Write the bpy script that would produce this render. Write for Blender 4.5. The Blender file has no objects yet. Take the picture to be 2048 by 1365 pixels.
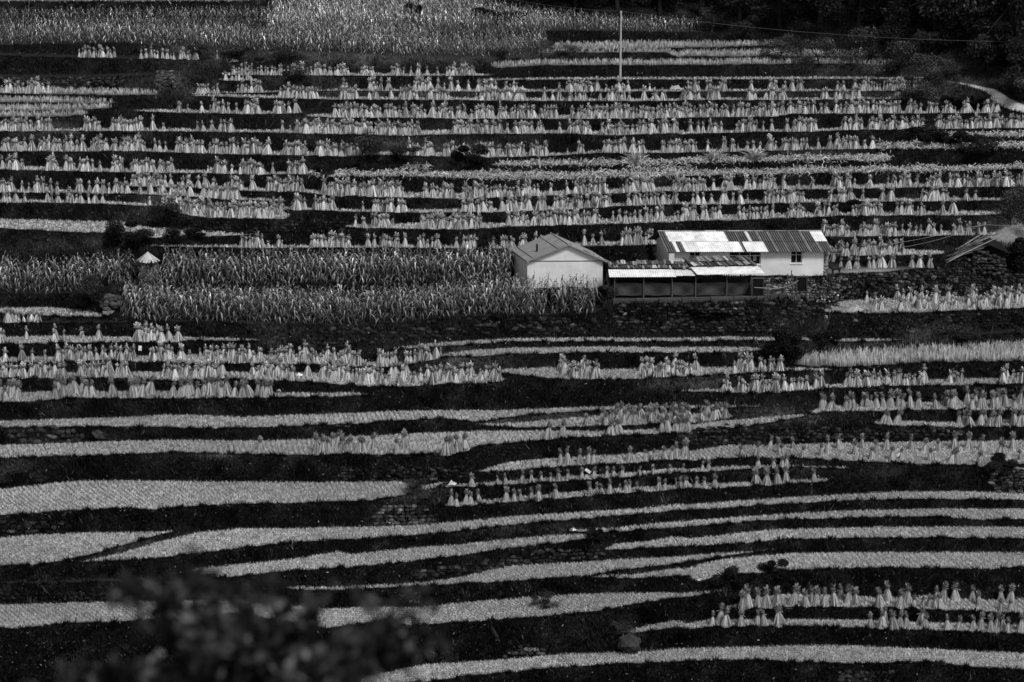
import bpy, math
import numpy as np
from mathutils import Vector

rng = np.random.default_rng(11)
SC = bpy.context.scene
COL = SC.collection
R = math.radians

# ------------------------------------------------------------------ camera
F = 4200.0                    # focal length in photo pixels (2048 wide)
PITCH = R(13.3)
CAMZ = 52.0
cP, sP = math.cos(PITCH), math.sin(PITCH)
cam_d = bpy.data.cameras.new('camera')
cam_d.sensor_width = 36.0
cam_d.lens = 36.0 * F / 2048.0
cam_d.clip_start = 0.1
cam_d.clip_end = 3000.0
cam_d.dof.use_dof = True
cam_d.dof.focus_distance = 150.0
cam_d.dof.aperture_fstop = 2.6
cam = bpy.data.objects.new('camera', cam_d)
cam.location = (0, 0, CAMZ)
cam.rotation_euler = (R(90) - PITCH, 0, 0)
COL.objects.link(cam)
SC.camera = cam

def ray(px, py):
    xc = (np.asarray(px, float) - 1024.0) / F
    yc = (682.5 - np.asarray(py, float)) / F
    dy = cP + yc * sP
    dz = -sP + yc * cP
    return xc / dy, dz / dy

# ------------------------------------------------------------------ traced outlines of the terraces
K = 700.0 / 2046.0
CR = {'A': (0, 0), 'B': (680, 0), 'C': (1348, 0), 'D': (0, 430), 'E': (680, 430), 'F': (1348, 430),
      'G': (0, 898), 'H': (680, 898), 'I': (1348, 898)}
def P(c, x, y):
    ox, oy = CR[c]
    return ox + x * K, oy + y * K

def parse(s):
    """'A x yb yf, x yb yf; B x yb yf' -> sorted array of photo px (x, yb, yf)"""
    out = []
    for blk in s.split(';'):
        c = blk.split()[0]
        for it in blk.strip()[1:].split(','):
            v = [float(t) for t in it.split()]
            x, a = P(c, v[0], v[1])
            out.append((x, a, P(c, v[0], v[2])[1]))
    return np.array(sorted(out))

TR = {}
def T(name, kind, s): TR[name] = (kind, parse(s))
T('T1','stubble','H 150 1330 1400,380 1282 1375,500 1260 1362,900 1235 1312,1300 1200 1278,1700 1185 1255,1900 1175 1245;I 0 1168 1245,350 1160 1232,700 1150 1243,1000 1150 1257,1300 1160 1250,1550 1172 1242,1700 1180 1275,2046 1195 1290')
T('T2','stubble','H 1600 1075 1080,1700 1055 1080,2040 1018 1055;I 0 1005 1050,200 1000 1040,650 995 1035,1100 1000 1045,1500 1015 1062,2046 1030 1083')
T('T3','stubble','I 300 925 930,380 900 935,600 850 925,1000 855 925,1250 870 930,1500 860 942,1800 885 952,2046 870 962')
T('T4','stubble','G 0 912 1045,100 908 1055,300 900 1025,600 895 1015,1080 885 990,1400 890 965,1900 935 1050;H 250 920 1008,430 928 1035,600 912 1020,800 890 1008,1200 860 980,1500 845 950,1700 842 910,1900 840 882,2040 840 866;I 20 845 870,150 838 858,280 824 832')
T('T5','stubble','H 1510 742 752,1700 735 760,2040 700 745;I 0 700 747,150 672 775,300 645 735,500 625 726,700 610 710,1000 605 698,1500 605 695,1800 605 708,2046 605 690')
T('T6L','soil','G 0 775 782,80 775 785,300 770 790,600 755 775,1150 775 795')
T('T6','stubble','G 1700 808 820,1850 808 830;H 0 805 827,400 788 807,600 765 795,750 740 787,900 700 780,1000 680 775,1300 668 752,1500 655 733,1700 642 702,2040 625 662;I 0 630 673,150 618 650,400 602 612,560 588 596')
T('T7','stubble','G 1150 695 735,1250 690 758,1400 675 745,1700 645 715,2046 617 695;H 0 600 695,400 580 660,700 560 625,1000 525 580,1200 508 560,1420 497 533')
T('T8','stubble','H 1560 580 590,1600 555 592,1800 540 582,2040 525 572;I 0 512 572,500 478 546,600 472 532,1000 460 522,1500 455 520,2046 455 525')
T('T9','stubble','H 1350 474 480,1400 472 487,1600 463 485,1800 440 475,2040 420 457;I 0 427 461,500 390 420,1000 360 405,1500 350 395,1800 350 416,2046 350 410')
T('T10','stubble','G 490 655 662,700 612 655,900 550 640,1150 490 612,1400 465 582,1700 465 548,2046 457 530;H 0 458 530,400 448 508,700 425 481,1000 395 446,1400 370 410,1800 345 378,2040 325 361;I 0 325 361,500 295 331,1000 265 305,1300 250 296,1700 248 297,2046 262 300')
T('T11','stubble','G 0 520 685,200 502 678,400 492 650,600 490 600,750 490 555,900 488 512,1000 478 488')
T('T12','stubble','G 0 235 388,200 213 378,400 190 362,500 187 355,700 185 348,800 186 348,900 187 358,1000 188 345,1300 192 325,1700 195 318,2046 195 308;H 0 195 308,200 190 300,380 190 270,500 215 252,600 195 203')
T('T13','stubble','H 620 325 332,700 312 340,1000 285 312,1300 258 290,1600 232 265,1900 216 245,2040 208 232;I 0 210 240,200 203 236,500 190 216,700 180 202,900 172 193')
T('T14','stubble','H 620 212 225,800 200 222,1000 185 210,1300 163 190,1700 138 166,2040 118 142;I 0 115 136,300 103 128,500 98 112,700 97 106,1000 106 116')
T('T15','stubble','H 820 128 134,950 85 138,1100 66 120,1300 52 102,1700 30 86,2040 15 73;I 0 -5 63,300 -20 56,500 -22 52,700 -26 52,900 -32 66,1350 -40 86,1700 -45 96,2046 -50 92')
T('T16','stubble','D 0 1345 1422,400 1332 1410,700 1322 1403,1000 1315 1388,1500 1320 1400,1900 1308 1406;E 0 1300 1398,300 1285 1403,500 1275 1398,700 1268 1378,850 1262 1345,1000 1262 1332,1300 1262 1306,1600 1264 1292,2040 1238 1272;F 100 1215 1262,400 1195 1240,600 1178 1210,740 1168 1182')
T('T17','stubble','E 840 1220 1228,1000 1216 1246,1200 1200 1244,1450 1178 1240,1700 1165 1230,2040 1165 1222;F 0 1165 1222,150 1160 1214,320 1165 1190')
T('T18','stubble','D 0 1205 1246,300 1195 1240,700 1185 1238,1000 1168 1244,1300 1175 1248,1450 1180 1246,1700 1170 1236,2046 1160 1225;E 0 1160 1224,300 1148 1206,600 1142 1190,800 1142 1212,900 1145 1196,1100 1135 1170,1400 1125 1150,1700 1117 1136,2040 1116 1132;F 0 1116 1131,250 1112 1129,500 1116 1122')
T('T19','stubble','D 0 1045 1100,200 1032 1090,400 1030 1072,1000 1030 1075,1500 1038 1070,2046 1036 1062;E 20 1040 1062,140 1044 1054')
T('T20','stubble','D 0 928 950,300 922 958,700 918 955,1000 918 968,1300 918 960,1700 922 972,1900 925 985,2046 928 992;E 0 930 995,200 940 1005,400 938 1005,600 928 990,850 935 985,940 948 975')
T('T21','stubble','E 960 900 928,1300 888 962,1500 903 965,1700 900 960,1850 890 955,2040 882 946;F 0 895 946,200 890 937,400 890 928,600 893 915,900 899 910')
T('T22','stubble','D 0 835 866,300 828 866,600 830 852,1100 818 868,1500 818 872,1900 822 876,2046 826 882;E 0 840 890,150 860 892,350 862 888,450 845 868,620 815 832')
T('T23','stubble','D 0 715 757,300 705 751,700 714 746,1000 712 748,1100 715 736,1300 720 738,1500 727 735')
T('T24','soil','D 0 612 632,400 618 634,740 620 630')
T('T25','stubble','D 0 545 577,300 540 590,500 560 600,600 580 596')
T('T26','corn','D 740 565 605,1000 560 618,1400 570 625,2046 580 640;E 0 580 640,400 560 620,650 535 592,1100 520 582,1500 510 572')
T('T27','corn','D 790 395 425,1000 370 410,1500 360 400,2046 355 395;E 0 355 395,500 350 385,1000 340 370')
T('T28','corn','D 0 395 452,380 395 455,560 385 430,760 365 400')
T('T29','stubble','D 0 25 77,300 32 95,600 40 106,760 44 112,850 74 128,900 79 136,1000 85 130,1300 103 124,1450 112 118')
T('T30','stubble','D 900 178 184,1180 180 190,1400 178 193,1700 180 195,2046 182 195;E 0 175 189,300 178 191,600 180 195,1000 183 200,1200 180 198,1400 164 185,1600 158 180,1840 152 176;F 500 120 124')
T('R1','stubble','F 840 98 128,1300 96 126,1600 100 122,1850 104 118')
T('R2','stubble','F 880 215 243,1350 205 236,1550 210 234')
T('HL','soil','E 1830 225 350;F 0 225 352,500 220 356,860 215 354,960 285 346,1000 302 345,1250 302 328,1450 302 313')
T('HS','soil','E 1560 450 503,1700 432 500,2040 427 500;F 200 425 495,450 424 486,700 416 470')
T('GB','soil','E 1000 360 432,1540 350 430')
T('T31','stubble','F 860 558 566,980 500 572,1200 490 578,1500 480 568,2046 470 546')
T('T32','stubble','E 320 776 788,600 745 771,1000 722 742,1500 718 741,2040 720 742;F 0 720 741,300 712 735,700 717 738,1000 722 742,1300 728 739')
T('T33','soil','F 1640 692 698,1800 684 700,2046 672 692')
T('T34','stubble','E 560 815 830,800 788 828,1000 778 815,1500 770 805,2040 773 803;F 0 775 808,250 772 808,480 774 800')
T('T35','rice','F 700 866 870,800 830 886,1000 810 891,1200 800 880,1500 785 862,2046 760 856')
T('T36','stubble','F 20 1028 1034,200 1018 1036,450 1008 1042,600 1000 1042,800 998 1022,1000 985 1012,1200 980 1002,1450 965 1000,1700 958 996,2046 950 986')
T('T37','stubble','F 810 1140 1165,870 1118 1152,1000 1112 1150,1200 1103 1152,1300 1095 1142,1500 1095 1142,1700 1085 1140,2046 1075 1150')
T('T38','stubble','F 1150 1210 1217,1250 1203 1232,1600 1212 1242,1800 1205 1242,2046 1195 1237')
# upper slope
T('U1','stubble','B 60 1316 1332,300 1312 1336,400 1308 1342,800 1308 1342,1000 1305 1326,1200 1296 1320,1600 1280 1310,2000 1268 1292;C 20 1265 1298,300 1262 1290,700 1248 1275,1000 1243 1262,1300 1242 1260,1700 1236 1260,1950 1238 1256')
T('A1','stubble','A 920 1188 1212,1060 1200 1250,1150 1230 1268,1300 1238 1276,1660 1242 1281')
T('U2','stubble','A 1580 1212 1226,1960 1220 1232;B 0 1225 1238,400 1228 1244,700 1225 1243,1000 1220 1240,1300 1205 1228,1500 1195 1215,1700 1188 1203,1980 1185 1198;C 20 1182 1197,300 1177 1196,520 1172 1191,760 1168 1186,1100 1163 1182,1600 1160 1176,1900 1160 1172')
T('U3','stubble','A 700 1078 1088,1000 1083 1096,1250 1092 1106,1500 1100 1120,1780 1108 1124,2030 1122 1145;B 0 1125 1152,300 1125 1156,600 1132 1161,750 1134 1166,1000 1126 1152,1500 1112 1136,2000 1104 1122;C 20 1092 1116,500 1088 1110,1000 1083 1106,1500 1074 1096,2046 1070 1092')
T('U3b','stubble','A 0 1110 1126,300 1112 1129,760 1118 1133,1000 1128 1144,1200 1138 1157,1390 1153 1170,1650 1170 1178')
T('U3c','stubble','A 0 1168 1186,300 1170 1186,600 1178 1193,870 1192 1206')
T('U4','straw','A 1820 1013 1030,2030 1008 1030;B 0 1005 1036,500 1005 1032,1000 1005 1050,1500 1010 1045,2000 1005 1030;C 20 1000 1026,500 995 1020,1000 985 1011,1500 978 1001,2046 970 990')
T('U5','straw','B 920 955 970,1300 945 966,1450 953 966,1700 942 960,2000 938 956;C 20 940 960,500 926 945,1000 915 936,1240 918 948')
T('U6','stubble','A 0 973 992,600 988 1006,1000 993 1012,1200 998 1014,1500 1008 1022,1760 1008 1020')
T('U7','stubble','A 0 868 886,400 868 886,800 868 884,1000 878 892,1400 886 904,1700 888 908,2030 893 916;B 0 893 915,200 888 906,400 890 912,900 896 920,1200 896 914,1330 896 906,1500 882 896,2000 878 892;C 20 882 895,400 873 887,780 863 877,1200 855 871,1500 848 870,2046 842 862')
T('U8','stubble','A 0 753 769,700 753 767,1000 753 769,1150 756 771,1600 762 777,2030 768 783;B 0 763 786,400 764 796,600 762 786,1000 767 784,1300 763 781,1600 770 793,2000 768 786;C 20 762 779,500 759 771,800 757 771,1000 748 761,1450 743 756,2046 735 749')
T('U8b','straw','C 1400 778 786,1600 783 796,2046 783 800')
T('U9','stubble','A 1820 670 682,2030 676 690;B 0 665 691,400 670 689,700 676 696,1000 678 696,1500 674 696,2000 672 689;C 20 670 690,600 660 682,700 652 667,1000 652 665,1500 653 664,1860 649 661')
T('U9L','stubble','A 820 643 653,1040 643 660,1500 652 669,1740 652 663')
T('U10','stubble','A 1150 550 562,1500 558 573,1870 568 581,2030 570 582;B 0 569 583,600 571 586,1000 572 591,1300 576 591,1700 577 593,2000 572 586;C 20 577 590,640 575 586,1100 572 581,1370 572 580')
T('U11','stubble','A 1140 545 551,1990 524 531;B 20 523 532,600 522 536,1100 525 539,1700 525 537,2000 525 536;C 20 525 536,700 524 535,1480 521 532')
T('U12','stubble','A 1320 428 441,1700 430 441,2030 430 443;B 0 430 443,500 433 446,800 432 443,870 436 442')
T('U12b','stubble','A 1310 462 472,1490 464 474')
T('U13','stubble','B 850 463 471,1200 456 467,2000 454 466;C 20 453 466,1000 450 463,1450 453 462')
T('U14','rice','B 920 370 398,1200 360 382,2000 355 381;C 20 355 381,800 350 373,1250 358 378')
T('U15','rice','B 1200 302 310,1900 292 306,2030 300 330;C 20 308 336,500 298 331,1000 303 331,1110 313 325')
T('U16','rice','B 1270 256 291,1700 246 287,2000 245 281;C 20 245 281,640 245 266')
T('L1','soil','A 0 440 452,500 436 454,900 428 440')
T('L2','rice','A 0 528 546,250 520 551,700 528 557,900 540 556')
T('L3','rice','A 0 572 598,450 578 602,640 592 606')
T('L3b','rice','A 0 620 648,300 620 648,620 618 636')
T('L3c','rice','A 0 660 684,300 662 684,480 655 675')
T('L5','soil','A 0 312 324,450 322 340,1150 338 352')
T('X1','cornslope','A 0 205 262,700 195 250,1350 215 290,2030 220 312;B 300 225 325,700 235 340,1000 235 330,1200 225 275')
T('X2','cornslope','A 0 108 130,1000 108 132,1560 108 128,1590 60 180,2030 20 200;B 300 0 190,600 -30 190,900 60 190,1250 110 180,1600 150 182,2000 160 186;C 20 165 188,230 170 188')
T('X3','straw','A 0 -30 8,1460 -30 6')

FIELD = {}
for nme, (kind, a) in TR.items():
    a = a.copy()
    if a[0, 0] > 3:
        e = a[0].copy(); m = .5 * (e[1] + e[2]); a = np.vstack([[e[0] - 14, m, m], a])
    else:
        e = a[0].copy(); e[0] = -4000; a = np.vstack([e, a])
    if a[-1, 0] < 2045:
        e = a[-1].copy(); m = .5 * (e[1] + e[2]); a = np.vstack([a, [e[0] + 14, m, m]])
    else:
        e = a[-1].copy(); e[0] = 6000; a = np.vstack([a, e])
    FIELD[nme] = (kind, a)

# ------------------------------------------------------------------ the hillside, integrated upwards along each line of sight
XS = np.concatenate([np.arange(-2600, -80, 120.), np.arange(-80, 2130, 4.), np.arange(2130, 4700, 120.)])
YS = np.arange(1600, -262, -1.5)
nx, ny = len(XS), len(YS)
KINDS = ['stubble', 'rice', 'corn', 'soil', 'straw', 'cornslope']
cov = {k: np.zeros((ny, nx), np.float32) for k in KINDS}
up_edge = np.full((ny, nx), 1e4, np.float32)      # px to the nearest field edge above
for nme, (kind, a) in FIELD.items():
    yb = np.interp(XS, a[:, 0], a[:, 1]); yf = np.interp(XS, a[:, 0], a[:, 2])
    # small natural wobble of the edges
    big = .45 + .55 * np.clip((a[:, 1].mean() - 250) / 500., 0, 1)
    wob = big * (1.3 * np.sin(XS / 23. + len(nme) * 3 + a[0, 1]) + 1.0 * np.sin(XS / 9.7 + a[0, 2]) + 1.1 * np.sin(XS / 4.1 + 3 * np.sin(XS / 31. + a[0, 1])) * (np.sin(XS / 37. + a[0, 2]) > -.2))
    wide = np.clip((yf - yb - 2) / 8., 0, 1)
    yf2 = yf + wob * wide
    ok = (XS >= a[0, 0]) & (XS <= a[-1, 0]) & (yf - yb > .3)
    c = np.clip((YS[:, None] - yb[None]) / 1.5 + .5, 0, 1) * np.clip((yf2[None] - YS[:, None]) / 1.5 + .5, 0, 1) * ok[None]
    cov[kind] = np.maximum(cov[kind], c.astype(np.float32))
    d = YS[:, None] - yf2[None]
    d = np.where((d > -1) & ok[None], np.maximum(d, 0), 1e4)
    up_edge = np.minimum(up_edge, d.astype(np.float32))
flat = np.max([cov[k] for k in KINDS[:-1]], axis=0)
BAT = 0.20
w = BAT + (1 - BAT) * np.maximum(flat, .55 * cov['cornslope'])
phi = PITCH + np.arctan((YS - 682.5) / F)
g = 1.0 / (F * np.sin(np.maximum(phi, .02)) * np.cos(phi))
g = np.where(YS < 40, np.minimum(g, .0030), g)
LN = np.empty((ny, nx)); cur = np.full(nx, math.log(100.0))
for r_ in range(ny):                                # a little sideways smoothing, as soil slumps
    for _ in (0, 1): cur[1:-1] = .5 * cur[1:-1] + .25 * (cur[:-2] + cur[2:])
    cur = cur + w[r_] * g[r_] * 1.5
    for x0_, x1_, ya, yb_ in ((1318, 1700, 553, 582), (1030, 1212, 579, 605), (1216, 1560, 602, 632)):   # levelled building plots
        if ya <= YS[r_] <= yb_:
            sel = np.where((XS >= x0_) & (XS <= x1_))[0]
            lin = np.interp(XS[sel], [x0_, x1_], [cur[sel[0]], cur[sel[-1]]]); cur[sel] += .22 * (.5 * (lin + cur[sel].mean()) - cur[sel])
    LN[r_] = cur
def gsample(G, px, py):
    px = np.asarray(px, float); py = np.asarray(py, float)
    ix = np.clip(np.searchsorted(XS, px) - 1, 0, nx - 2)
    fx = np.clip((px - XS[ix]) / (XS[ix + 1] - XS[ix]), 0, 1)
    t = np.clip((YS[0] - py) / 1.5, 0, ny - 1.001)
    iy = t.astype(int); fy = t - iy
    return (G[iy, ix] * (1 - fx) + G[iy, ix + 1] * fx) * (1 - fy) + (G[iy + 1, ix] * (1 - fx) + G[iy + 1, ix + 1] * fx) * fy
def pt(px, py, Y=None):
    px = np.asarray(px, float); py = np.asarray(py, float)
    if Y is None: Y = np.exp(gsample(LN, px, py))
    ux, uz = ray(px, py)
    return np.stack([Y * ux, Y + 0 * ux, CAMZ + Y * uz], -1)
def scl(p):
    """photo pixels per metre at point p"""
    p = np.asarray(p)
    return F / (p[..., 1] * cP - (p[..., 2] - CAMZ) * sP)
# ------------------------------------------------------------------ mesh helpers
def build(name, V, Fa, m, shade=None, parent=None, smooth=False, loc=None):
    """one mesh object from arrays; Fa is a list of index arrays (M,3) or (M,4), or a list of python faces"""
    me = bpy.data.meshes.new(name)
    V = np.asarray(V, np.float32)
    if isinstance(Fa, np.ndarray): Fa = [Fa]
    if isinstance(Fa[0], (list, tuple)):
        me.from_pydata(V.tolist(), [], Fa)
    else:
        Fa = [np.asarray(f, np.int32) for f in Fa if len(f)]
        me.vertices.add(len(V)); me.vertices.foreach_set('co', V.ravel())
        li = np.concatenate([f.ravel() for f in Fa])
        cnt = np.concatenate([np.full(len(f), f.shape[1]) for f in Fa])
        st = np.concatenate([[0], np.cumsum(cnt)[:-1]]).astype(np.int32)
        me.loops.add(len(li)); me.loops.foreach_set('vertex_index', li)
        me.polygons.add(len(cnt)); me.polygons.foreach_set('loop_start', st)
        me.update(calc_edges=True)
    if shade is not None:
        at = me.attributes.new('shade', 'FLOAT', 'POINT')
        at.data.foreach_set('value', np.asarray(shade, np.float32).ravel())
    if smooth: me.polygons.foreach_set('use_smooth', np.ones(len(me.polygons), bool))
    me.materials.append(m)
    o = bpy.data.objects.new(name, me)
    if loc is not None: o.location = loc
    if parent is not None: o.parent = parent
    COL.objects.link(o)
    return o

def tag(o, label, cat=None, group=None, kind=None):
    o['label'] = label
    if cat: o['category'] = cat
    if group: o['group'] = group
    if kind: o['kind'] = kind
    return o

def empty(name, loc, label, cat, group=None, rz=0.0):
    o = bpy.data.objects.new(name, None)
    o.empty_display_size = .2
    o.location = tuple(float(t) for t in loc); o.rotation_euler = (0, 0, rz)
    COL.objects.link(o)
    return tag(o, label, cat, group)

class MB:
    """collects boxes, tubes, strips; builds ONE mesh"""
    def __init__(s): s.v = []; s.f = []; s.s = []
    def add(s, V, Fa, sh=1.0):
        n = len(s.v); V = np.asarray(V, float)
        s.v += V.tolist(); s.f += [[i + n for i in q] for q in Fa]
        s.s += ([sh] * len(V)) if np.isscalar(sh) else list(sh)
        return s
    def hexa(s, c8, sh=1.0):
        return s.add(c8, [[0, 3, 2, 1], [4, 5, 6, 7], [0, 1, 5, 4], [1, 2, 6, 5], [2, 3, 7, 6], [3, 0, 4, 7]], sh)
    def box(s, o, a, b, c, sh=1.0):
        o, a, b, c = [np.asarray(t, float) for t in (o, a, b, c)]
        return s.hexa([o, o + a, o + a + b, o + b, o + c, o + a + c, o + a + b + c, o + b + c], sh)
    def tube(s, p0, p1, r0, r1=None, n=6, sh=1.0):
        return s.path([p0, p1], [r0, r0 if r1 is None else r1], n, sh)
    def path(s, pts, rad, n=6, sh=1.0):
        pts = [np.asarray(p, float) for p in pts]; V = []; Fa = []
        for i, p in enumerate(pts):
            t = pts[min(i + 1, len(pts) - 1)] - pts[max(i - 1, 0)]; t /= np.linalg.norm(t) + 1e-9
            u = np.cross(t, [0.13, .99, 0.07]); 
            if np.linalg.norm(u) < .2: u = np.cross(t, [1, 0, 0])
            u /= np.linalg.norm(u); v = np.cross(t, u)
            for k in range(n):
                a = 2 * math.pi * k / n
                V.append(p + rad[i] * (u * math.cos(a) + v * math.sin(a)))
        for i in range(len(pts) - 1):
            for k in range(n):
                Fa.append([i * n + k, i * n + (k + 1) % n, (i + 1) * n + (k + 1) % n, (i + 1) * n + k])
        Fa.append(list(range(n))[::-1]); Fa.append([(len(pts) - 1) * n + k for k in range(n)])
        return s.add(V, Fa, sh)
    def build(s, name, m, parent=None, smooth=False, loc=None):
        V = np.array(s.v)
        if loc is not None: V = V - np.asarray(loc)
        return build(name, V, s.f, m, s.s, parent, smooth, loc)

# ------------------------------------------------------------------ materials (the photograph is black and white: all greys)
def material(name, base=1.0, rough=.9, noise=0.0, nscale=3.0, spec=.2, use_shade=True, bump=0.0, bscale=20., trans=0.0, detail=4.):
    m = bpy.data.materials.new(name); m.use_nodes = True
    N = m.node_tree.nodes; L = m.node_tree.links
    b = N['Principled BSDF']; b.inputs['Roughness'].default_value = rough
    b.inputs['Specular IOR Level'].default_value = spec
    val = N.new('ShaderNodeValue'); val.outputs[0].default_value = base
    cur = val.outputs[0]
    def mul(a, c):
        x = N.new('ShaderNodeMath'); x.operation = 'MULTIPLY'; L.new(a, x.inputs[0])
        L.new(c, x.inputs[1]); return x.outputs[0]
    if use_shade:
        at = N.new('ShaderNodeAttribute'); at.attribute_name = 'shade'; cur = mul(cur, at.outputs['Fac'])
    tc = N.new('ShaderNodeTexCoord')
    if noise:
        nz = N.new('ShaderNodeTexNoise'); nz.inputs['Scale'].default_value = nscale; nz.inputs['Detail'].default_value = detail
        nz.inputs['Roughness'].default_value = .65
        L.new(tc.outputs['Object'], nz.inputs['Vector'])
        mr = N.new('ShaderNodeMapRange'); mr.inputs['From Min'].default_value = .28; mr.inputs['From Max'].default_value = .72
        mr.inputs['To Min'].default_value = 1 - noise; mr.inputs['To Max'].default_value = 1 + noise
        L.new(nz.outputs['Fac'], mr.inputs['Value']); cur = mul(cur, mr.outputs[0])
    L.new(cur, b.inputs['Base Color'])
    if bump:
        nb = N.new('ShaderNodeTexNoise'); nb.inputs['Scale'].default_value = bscale; nb.inputs['Detail'].default_value = 5
        L.new(tc.outputs['Object'], nb.inputs['Vector'])
        bp = N.new('ShaderNodeBump'); bp.inputs['Strength'].default_value = bump; bp.inputs['Distance'].default_value = .03
        L.new(nb.outputs['Fac'], bp.inputs['Height']); L.new(bp.outputs[0], b.inputs['Normal'])
    return m

M = {}
M['straw'] = material('straw', 1.0, .8, .25, 9)
M['stubble'] = material('stubble', 1.0, .85, .3, 1.2)
M['grass'] = material('grass', 1.0, .8, .5, .7, spec=.05)
M['leaf'] = material('leaf', 1.0, .6, .35, 1.0, spec=.15)
M['corn'] = material('corn', 1.0, .6, .35, .8, spec=.25)
M['bark'] = material('bark', .018, .9, .4, 8, bump=.4)
M['stone'] = material('stone', 1.0, .9, .45, 6, bump=.5, spec=.1)
M['plaster'] = material('plaster', .74, .9, .15, .9, spec=.1, bump=.15, bscale=9, detail=6)
M['roof_felt'] = material('roof_felt', .25, .85, .2, 1.5)
M['roof_metal'] = material('roof_metal', 1.0, .55, .26, 1.9, spec=.3)
M['tile'] = material('tile', 1.0, .85, .35, 7)
M['wood'] = material('wood', 1.0, .85, .35, 12, bump=.3)
M['glass'] = material('glass', .012, .15, use_shade=False, spec=.5)
M['paint'] = material('paint', .5, .6, .1, 6, use_shade=False)
M['mat'] = material('mat', 1.0, .95, .45, 14, bump=.6, bscale=60)
M['concrete'] = material('concrete', 1.0, .9, .2, 5, bump=.2)
M['fur'] = material('fur', .012, .7, use_shade=False)
M['cloth'] = material('cloth', 1.0, .8, .08, 6)
M['soil'] = material('soil', 1.0, .95, .35, 2.5, bump=.4)

# ground of the hillside: stubble soil on the fields, dark earth and moss on the banks
m = bpy.data.materials.new('hillside_ground'); m.use_nodes = True
N = m.node_tree.nodes; L = m.node_tree.links
bs = N['Principled BSDF']; bs.inputs['Roughness'].default_value = .95; bs.inputs['Specular IOR Level'].default_value = .05
tc = N.new('ShaderNodeTexCoord'); at = N.new('ShaderNodeAttribute'); at.attribute_name = 'shade'
def nz(scale, lo, hi, det=5):
    n = N.new('ShaderNodeTexNoise'); n.inputs['Scale'].default_value = scale; n.inputs['Detail'].default_value = det
    n.inputs['Roughness'].default_value = .7
    L.new(tc.outputs['Object'], n.inputs['Vector'])
    r = N.new('ShaderNodeMapRange'); r.inputs['From Min'].default_value = .3; r.inputs['From Max'].default_value = .7
    r.inputs['To Min'].default_value = lo; r.inputs['To Max'].default_value = hi
    L.new(n.outputs['Fac'], r.inputs['Value']); return r.outputs[0]
def mul(a, b_):
    x = N.new('ShaderNodeMath'); x.operation = 'MULTIPLY'; L.new(a, x.inputs[0]); L.new(b_, x.inputs[1]); return x.outputs[0]
L.new(mul(mul(at.outputs['Fac'], nz(.5, .75, 1.25)), nz(7., .6, 1.4)), bs.inputs['Base Color'])
bp = N.new('ShaderNodeBump'); bp.inputs['Strength'].default_value = .5; bp.inputs['Distance'].default_value = .06
n = N.new('ShaderNodeTexNoise'); n.inputs['Scale'].default_value = 9; n.inputs['Detail'].default_value = 6
L.new(tc.outputs['Object'], n.inputs['Vector']); L.new(n.outputs['Fac'], bp.inputs['Height']); L.new(bp.outputs[0], bs.inputs['Normal'])
M['ground'] = m

# ------------------------------------------------------------------ patches of lighter weeds and shrubs on the banks
ZN = [('C',1100,300,500,130,6),('C',1500,420,250,110,8),('C',350,80,350,90,3),('A',1300,310,420,80,5),('A',1750,470,200,60,5),
      ('B',400,340,600,50,6),('B',1150,320,300,40,5),('E',750,870,330,70,6),('E',500,785,250,40,5),('F',1550,700,250,60,5),
      ('F',1000,765,500,35,5),('F',150,985,250,50,4),('E',1900,985,150,60,3.5),('E',1250,1195,420,40,5),('D',350,180,320,50,4),
      ('F',1985,90,130,90,30),('H',1400,1100,200,120,2.5),('G',100,130,150,50,5),('H',430,270,130,50,8),('B',500,860,420,40,6),
      ('A',250,760,220,40,4),('F',600,610,600,60,2),('F',560,1150,320,60,4),('F',580,1190,250,40,6),('A',900,1150,120,40,4),('A',960,1240,140,50,6),
      ('D',700,50,130,70,3),('A',1000,490,160,70,6),('G',1250,40,200,30,5),('G',850,570,300,60,4),('H',1300,700,500,40,3),
      ('I',900,130,350,40,2.5),('H',1200,460,260,40,3.5),('H',900,480,300,40,2.5),('I',200,440,300,30,2),('I',500,480,200,30,2),
      ('D',1620,680,150,80,4),('E',200,700,400,60,2.5),('C',1400,560,250,30,5),('C',1900,470,200,40,8),('E',1550,700,300,60,2),
      ('C',700,560,500,30,3),('B',300,545,600,30,4),('A',1800,700,250,60,2.5),('H',1650,1060,90,50,4),('A',400,770,100,20,5),('C',750,900,300,25,5),
      ('A',1900,330,300,40,5),('F',600,715,230,70,3),('F',700,960,200,40,2),('F',900,980,120,30,4)]
ZN = [(*P(c, x, y), rx * K, ry * K, f) for c, x, y, rx, ry, f in ZN]
def zone(px, py):
    z = np.ones_like(np.asarray(px, float))
    for x, y, rx, ry, f in ZN:
        d2 = ((px - x) / rx) ** 2 + ((py - y) / ry) ** 2
        z = z + (f - 1) * np.exp(-d2 * 1.1)
    z = z * (1 + 1.6 * np.clip(np.sin(px / 47. + 2 * np.sin(py / 31.)) * np.sin(py / 23. + px / 83. + 1.7 * np.sin(px / 29.)) - .15, 0, 1))
    return z

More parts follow.
